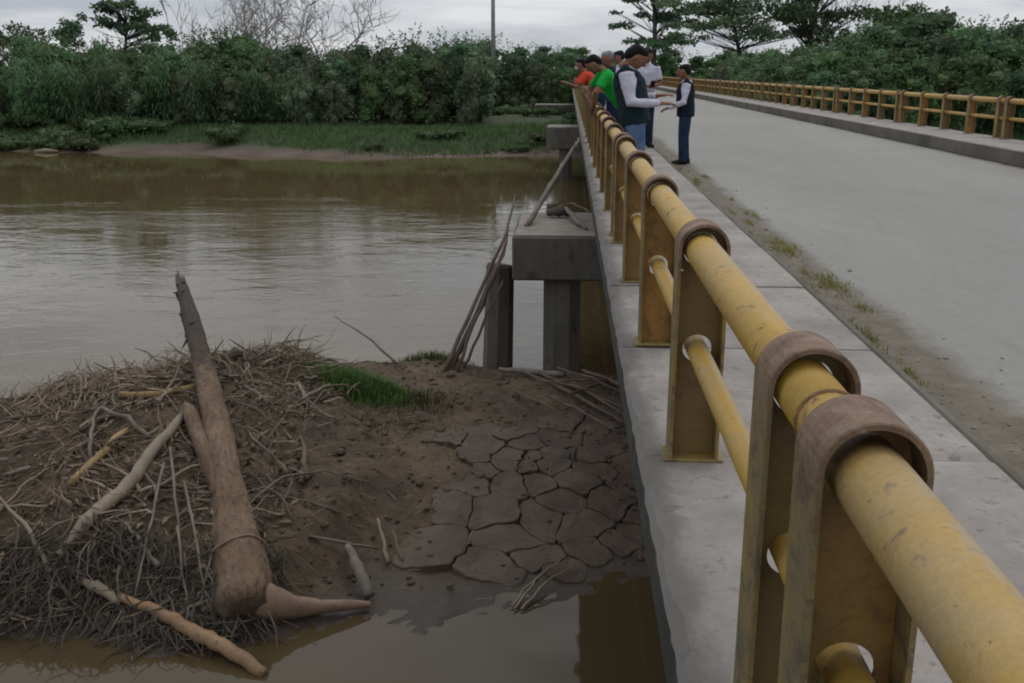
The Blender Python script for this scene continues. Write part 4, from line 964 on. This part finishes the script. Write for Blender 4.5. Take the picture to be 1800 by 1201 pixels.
tree('broad_tree', 'broad round-crowned tree topping the thicket behind the far walkway', (25.5, 84, zg(25.5, 84)), sprays(r, 9, 4.2, 40, 4.5, 7.6, 0, .6), [(0, 0, -.3), (.2, 0, 3), (.1, 0, 7)], 'leaf_mid', .24, 190, 19, r0=.3)
def bare(name, label, loc, H, spread, seed, mat='pale_bark', stems=4, group=None, leaves=0):
    r = random.Random(seed); o = empty(name, loc); tag(o, label, 'tree', group); t = MB(); fine = MB()
    def grow(p, d, L, rad, lev, m):
        pts = [p]; n = 3
        for k in range(n):
            d = (d+Vector((r.gauss(0, .16), r.gauss(0, .16), r.gauss(.05, .10)))).normalized(); p = p+d*L/n; pts.append(p)
        (t if lev < 2 else fine).tube(pts, [rad*(1-.22*k) for k in range(n+1)], 6 if lev < 2 else 4, cap=lev < 2)
        if lev >= 4: return
        for k in range(r.choice((2, 3, 3))+(1 if lev > 1 else 0)):
            q = pts[r.choice((1, 2, 3))] if k else pts[-1]
            a = Vector((r.gauss(0, 1), r.gauss(0, 1), r.gauss(.2, .5))).normalized()
            grow(q, (d+a*spread).normalized(), L*r.uniform(.55, .82), max(.02, rad*.55), lev+1, m)
    for s in range(stems):
        a = r.uniform(0, 6.28); grow(Vector((math.cos(a)*.3*s, math.sin(a)*.3*s, -.3)), Vector((math.cos(a)*.28, math.sin(a)*.2, 1)).normalized(), H*.42, .15, 0, t)
    t.build('trunk', M[mat], o, True); fine.build('twigs', M[mat], o)
    return o
bare('bare_tree', 'leafless pale tree with many fine twigs above the thicket, broadest one', (-23.3, 77, zg(-23.3, 77)), 10.5, 1.1, 3, stems=6)
bare('bare_tree', 'leafless pale tree leaning outwards, standing nearer the utility pole', (-19.0, 77.5, zg(-19, 77.5)), 10.5, 1.1, 8, stems=6)
bare('bare_tree', 'slender leafless pale tree just behind the flat-crowned dark tree', (-29.8, 80, zg(-29.8, 80)), 10.5, .6, 12, stems=2)
bare('bare_tree', 'dark twiggy leafless tree behind the bushes of the far walkway', (21.9, 92, zg(21.9, 92)), 11.5, .6, 18, 'bark', stems=2)
# utility pole
po = empty('utility_pole', (-6.07, 85, zg(-6.07, 85))); tag(po, 'tall slim grey utility pole standing in the thicket', 'utility pole')
m = MB(); m.tube([(0, 0, -.5), (0, 0, 5), (0, 0, 11.5)], [.20, .175, .13], 14); m.build('shaft', M['pole'], po, True)
m = MB(); m.box((-.9, -.06, 10.6), (.9, .06, 10.75)); m.build('crossarm', M['pole'], po)
for x in (-.75, 0.3, .75): m = MB(); m.tube([(x, 0, 10.75), (x, 0, 10.85), (x, 0, 10.95)], [.03, .06, .03], 8); m.build('insulator', M['pole'], po)
# log at the far waterline
tag(MB().tube([(-.7, 0, .02), (0, .05, .1), (.75, 0, .06)], [.10, .14, .07], 8, jit=.08).build('drift_log', M['pale_wood'], None, True, (-31, 60.2, .02)), 'pale drift log lying at the foot of the far bank mud', D)

# ---------------------------------------------------------------- people
def remesh(o, vox, it=4):
    a = o.modifiers.new('fuse', 'REMESH'); a.mode = 'VOXEL'; a.voxel_size = vox; a.use_smooth_shade = True
    b = o.modifiers.new('soften', 'SMOOTH'); b.factor = .5; b.iterations = it
def person(label, loc, rz, h, top, legs, hair='hair', vest=None, lean=0, nod=.35, R=((.25, .06, 1.10), (.22, .33, 1.08)), L=((-.25, .06, 1.10), (-.22, .33, 1.08)), short=False, feet=((-.10, .02), (.10, -.03)), cap=None, step=0, mask=False, waist_lean=.9, girth=1.08):
    k = h/1.70
    root = empty('person', loc, rz); root.scale = (k*girth, k*girth, k); tag(root, label, 'person')
    cl, sl = math.cos(lean), math.sin(lean)
    def T(p):          # bend the upper body forward at the hips
        x, y, z = p; z -= waist_lean
        return Vector((x, y*cl+z*sl, -y*sl+z*cl+waist_lean))
    nk = T((0, .0, 1.45)); cn, sn = math.cos(nod), math.sin(nod)
    def Hd(p):         # head on the neck
        x, y, z = p; z -= 1.45; q = Vector((x, y*cn+z*sn, -y*sn+z*cn)); return nk+q
    hc = Hd((0, .03, 1.585)); hrot = Matrix.Rotation(-nod, 3, 'X')
    body = MB()
    body.ball(hc, (.075, .095, .115), 16, 12, hrot)
    body.ball(Hd((0, .055, 1.535)), (.056, .068, .066), 12, 8, hrot)
    body.tube([Hd((0, .122, 1.60)), Hd((0, .145, 1.575)), Hd((0, .125, 1.56))], [.010, .016, .010], 6)
    for s in (-1, 1): body.ball(Hd((s*.076, .02, 1.58)), (.012, .022, .032), 8, 6, hrot)
    body.tube([T((0, -.005, 1.36)), nk, Hd((0, .02, 1.54))], [.06, .054, .052], 12)
    body.tube([T((0, 0, .92)), T((0, .01, 1.08)), T((0, .01, 1.25)), T((0, 0, 1.40))], [(.155, .11), (.14, .10), (.16, .115), (.12, .075)], 16, hint=(1, 0, 0))
    for s, F in ((-1, feet[0]), (1, feet[1])):
        hip = Vector((s*.09, 0, .90)); an = Vector((F[0], F[1], .09)); kn = hip.lerp(an, .5)+Vector((0, .02, 0))
        body.tube([hip, kn, an, an+Vector((0, .02, -.05))], [.085, .058, .042, .04], 12)
    for s, (el, wr) in ((1, R), (-1, L)):
        sh = T((s*.19, 0, 1.385)); el = Vector(el); wr = Vector(wr)
        body.tube([sh, el, wr], [.05, .042, .029], 10)
        d = (wr-el).normalized(); side = d.cross(Vector((0, 0, 1))); side = side.normalized() if side.length > .1 else Vector((1, 0, 0)); up = side.cross(d)
        pc = wr+d*.05; body.tube([wr, pc, wr+d*.095], [(.03, .018), (.042, .02), (.038, .016)], 10, hint=side)
        for q, fl in zip((-.03, -.01, .01, .03), (.062, .075, .07, .055)):
            b = wr+d*.09+side*q; body.tube([b, b+d*fl*.55-up*.008, b+d*fl*.8-up*.03], [.0105, .010, .008], 6)
        tb = wr+d*.03-side*s*.035; body.tube([tb, tb+d*.035-side*s*.022, tb+d*.065-side*s*.02-up*.01], [.014, .012, .009], 6)
    b = body.build('body', M['skin'], root, True); remesh(b, .0085, 3)
    for s in (-1, 1): MB().ball(Hd((s*.031, .108, 1.603)), (.012, .009, .007), 8, 6, hrot).build('eye', M['eye'], root, True)
    m = MB(); m.tube([Hd((-.024, .112, 1.535)), Hd((0, .121, 1.533)), Hd((.024, .112, 1.535))], [.004, .006, .004], 6); m.build('mouth', M['lip'], root, True)
    hm = MB(); hm.ball(Hd((0, .0, 1.655)), (.080, .098, .060), 16, 10, hrot); hm.ball(Hd((0, -.03, 1.60)), (.081, .075, .092), 14, 10, hrot)
    for i in range(16): a = random.uniform(0, 6.28); hm.ball(Hd((math.cos(a)*.05, .0+math.sin(a)*.06, 1.668+random.uniform(0, .014))), .030, 6, 5)
    ho = hm.build('cap' if cap else 'hair', M[cap or hair], root, True); remesh(ho, .010, 2)
    if cap: m = MB(); m.tube([Hd((0, .08, 1.645)), Hd((0, .18, 1.63))], [(.07, .012), (.055, .008)], 12, hint=(1, 0, 0)); m.build('visor', M[cap], ho, True)
    if mask: MB().ball(Hd((0, .085, 1.545)), (.058, .055, .05), 12, 8, hrot).build('face_mask', M['cloth_white'], root, True)
    sm_ = MB()         # shirt
    sm_.tube([T((0, 0, .86)), T((0, 0, .95)), T((0, .015, 1.10)), T((0, .015, 1.27)), T((0, .0, 1.38)), T((0, -.005, 1.44))], [(.175, .125), (.175, .13), (.17, .13), (.182, .135), (.165, .095), (.075, .07)], 20, hint=(1, 0, 0))
    for s, (el, wr) in ((1, R), (-1, L)):
        sh = T((s*.175, 0, 1.375)); el = Vector(el); wr = Vector(wr)
        if short: sm_.tube([sh, sh.lerp(el, .75)], [.075, .066], 12)
        else: sm_.tube([sh, sh.lerp(el, .5), el, el.lerp(wr, .5), el.lerp(wr, .95)], [.075, .066, .058, .05, .04], 12)
    o = sm_.build('shirt', M[top], root, True); remesh(o, .014, 3)
    if vest:
        vm = MB(); vm.tube([T((0, 0, .82)), T((0, .0, .95)), T((0, .015, 1.10)), T((0, .015, 1.27)), T((0, .0, 1.37))], [(.19, .145), (.187, .145), (.18, .147), (.178, .15), (.15, .115)], 20, hint=(1, 0, 0))
        for s in (-1, 1): vm.tube([T((s*.10, .07, 1.33)), T((s*.105, 0, 1.435)), T((s*.10, -.07, 1.34))], [.055, .042, .055], 10)
        o = vm.build('vest', M[vest], root, True); remesh(o, .014, 3)
    tm = MB()          # trousers
    tm.tube([(0, 0, .80), (0, 0, .90), T((0, 0, 1.0))], [(.15, .11), (.172, .125), (.162, .118)], 18, hint=(1, 0, 0))
    for s, F in ((-1, feet[0]), (1, feet[1])):
        hip = Vector((s*.085, 0, .88)); an = Vector((F[0], F[1], .05)); kn = hip.lerp(an, .5)+Vector((0, .02, 0))
        tm.tube([hip, hip.lerp(kn, .5), kn, kn.lerp(an, .5), an], [.098, .09, .073, .066, .062], 14)
    o = tm.build('trousers', M[legs], root, True); remesh(o, .014, 3)
    for s, F in ((-1, feet[0]), (1, feet[1])):
        f = Vector((F[0], F[1], 0)); m = MB(); m.tube([f+Vector((0, -.07, .045)), f+Vector((0, .02, .05)), f+Vector((s*.008, .10, .04)), f+Vector((s*.01, .17, .028))], [(.036, .043), (.042, .05), (.046, .038), (.03, .024)], 12, hint=(1, 0, 0))
        for i, v in enumerate(m.v): m.v[i] = (v[0], v[1], max(0.002, v[2]))
        m.build('shoe', M['shoe'], root, True)
    return root
def gadget(label, name, loc, rot, size, cat='phone'):
    m = MB(); a, b, c = size; m.box((-a/2, -b/2, -c/2), (a/2, b/2, c/2), min(size)*.25); o = m.build(name, M['phone'], None, False, loc); o.rotation_euler = rot
    m = MB(); m.box((-a*.44, -b*.44, c/2+.0002), (a*.44, b*.44, c/2+.001)); m.build('screen', M['eye'], o); return tag(o, label, cat)
HP = math.pi/2
person('person in dark vest over white shirt and light jeans, back against the railing', (.69, 11.0, ZW), -HP, 1.62, 'white_shirt', 'jeans', vest='vest', lean=-.20, nod=.75,
       R=((.26, -.05, 1.06), (.20, .22, 1.05)), L=((-.25, -.02, 1.08), (-.16, .22, 1.12)), feet=((-.10, .05), (.10, .0)), girth=1.2)
person('person in white shirt and dark trousers holding a dark phone, standing on the kerb edge', (1.33, 18.7, ZW), math.radians(196), 1.72, 'white_shirt', 'dark_jeans', nod=.5, lean=.05,
       R=((.25, .05, 1.08), (.07, .24, 1.06)), L=((-.25, .05, 1.08), (-.07, .24, 1.06)), short=True)
person('person in dark vest and dark blue jeans standing on the road facing the railing', (2.03, 18.3, ZR), math.radians(82), 1.69, 'white_shirt', 'dark_jeans', vest='navy', nod=.25,
       L=((-.26, .03, 1.07), (-.17, .27, .97)), R=((.26, .03, 1.07), (.17, .27, .97)))
person('person in bright green shirt bending over the railing towards the river', (.80, 15.0, ZW), HP+.15, 1.66, 'green_shirt', 'dark_jeans', lean=.55, nod=.8, short=True, girth=1.15, waist_lean=.88,
       R=((.25, .42, 1.08), (.12, .40, .87)), L=((-.27, .42, 1.06), (-.12, .42, .87)))
person('person in orange shirt leaning far out over the railing holding a camera', (.68, 22.0, ZW), HP+.1, 1.70, 'orange_shirt', 'dark_jeans', lean=.72, nod=.25, short=True, mask=True,
       R=((.24, .50, 1.0), (.08, .68, 1.08)), L=((-.24, .50, 1.0), (-.06, .68, 1.08)))
person('person with grey hair and navy jacket standing behind the green shirt', (.80, 18.4, ZW), math.radians(120), 1.66, 'navy', 'dark_jeans', hair='pole', lean=.2, nod=.3)
person('person in a dark navy cap standing behind the vest wearer at the railing', (1.05, 21.0, ZW), math.radians(100), 1.70, 'white_shirt', 'dark_jeans', cap='navy', lean=.05, nod=.2)
gadget('dark phone held in the hands of the person on the kerb edge', 'phone', (1.445, 18.30, ZW+1.10), (.9, 0, math.radians(196)), (.085, .16, .018))
gadget('small dark camera held out over the railing by the orange shirt', 'camera', (-.24, 22.0, ZW+1.09), (1.2, 0, HP), (.13, .09, .06), 'camera')
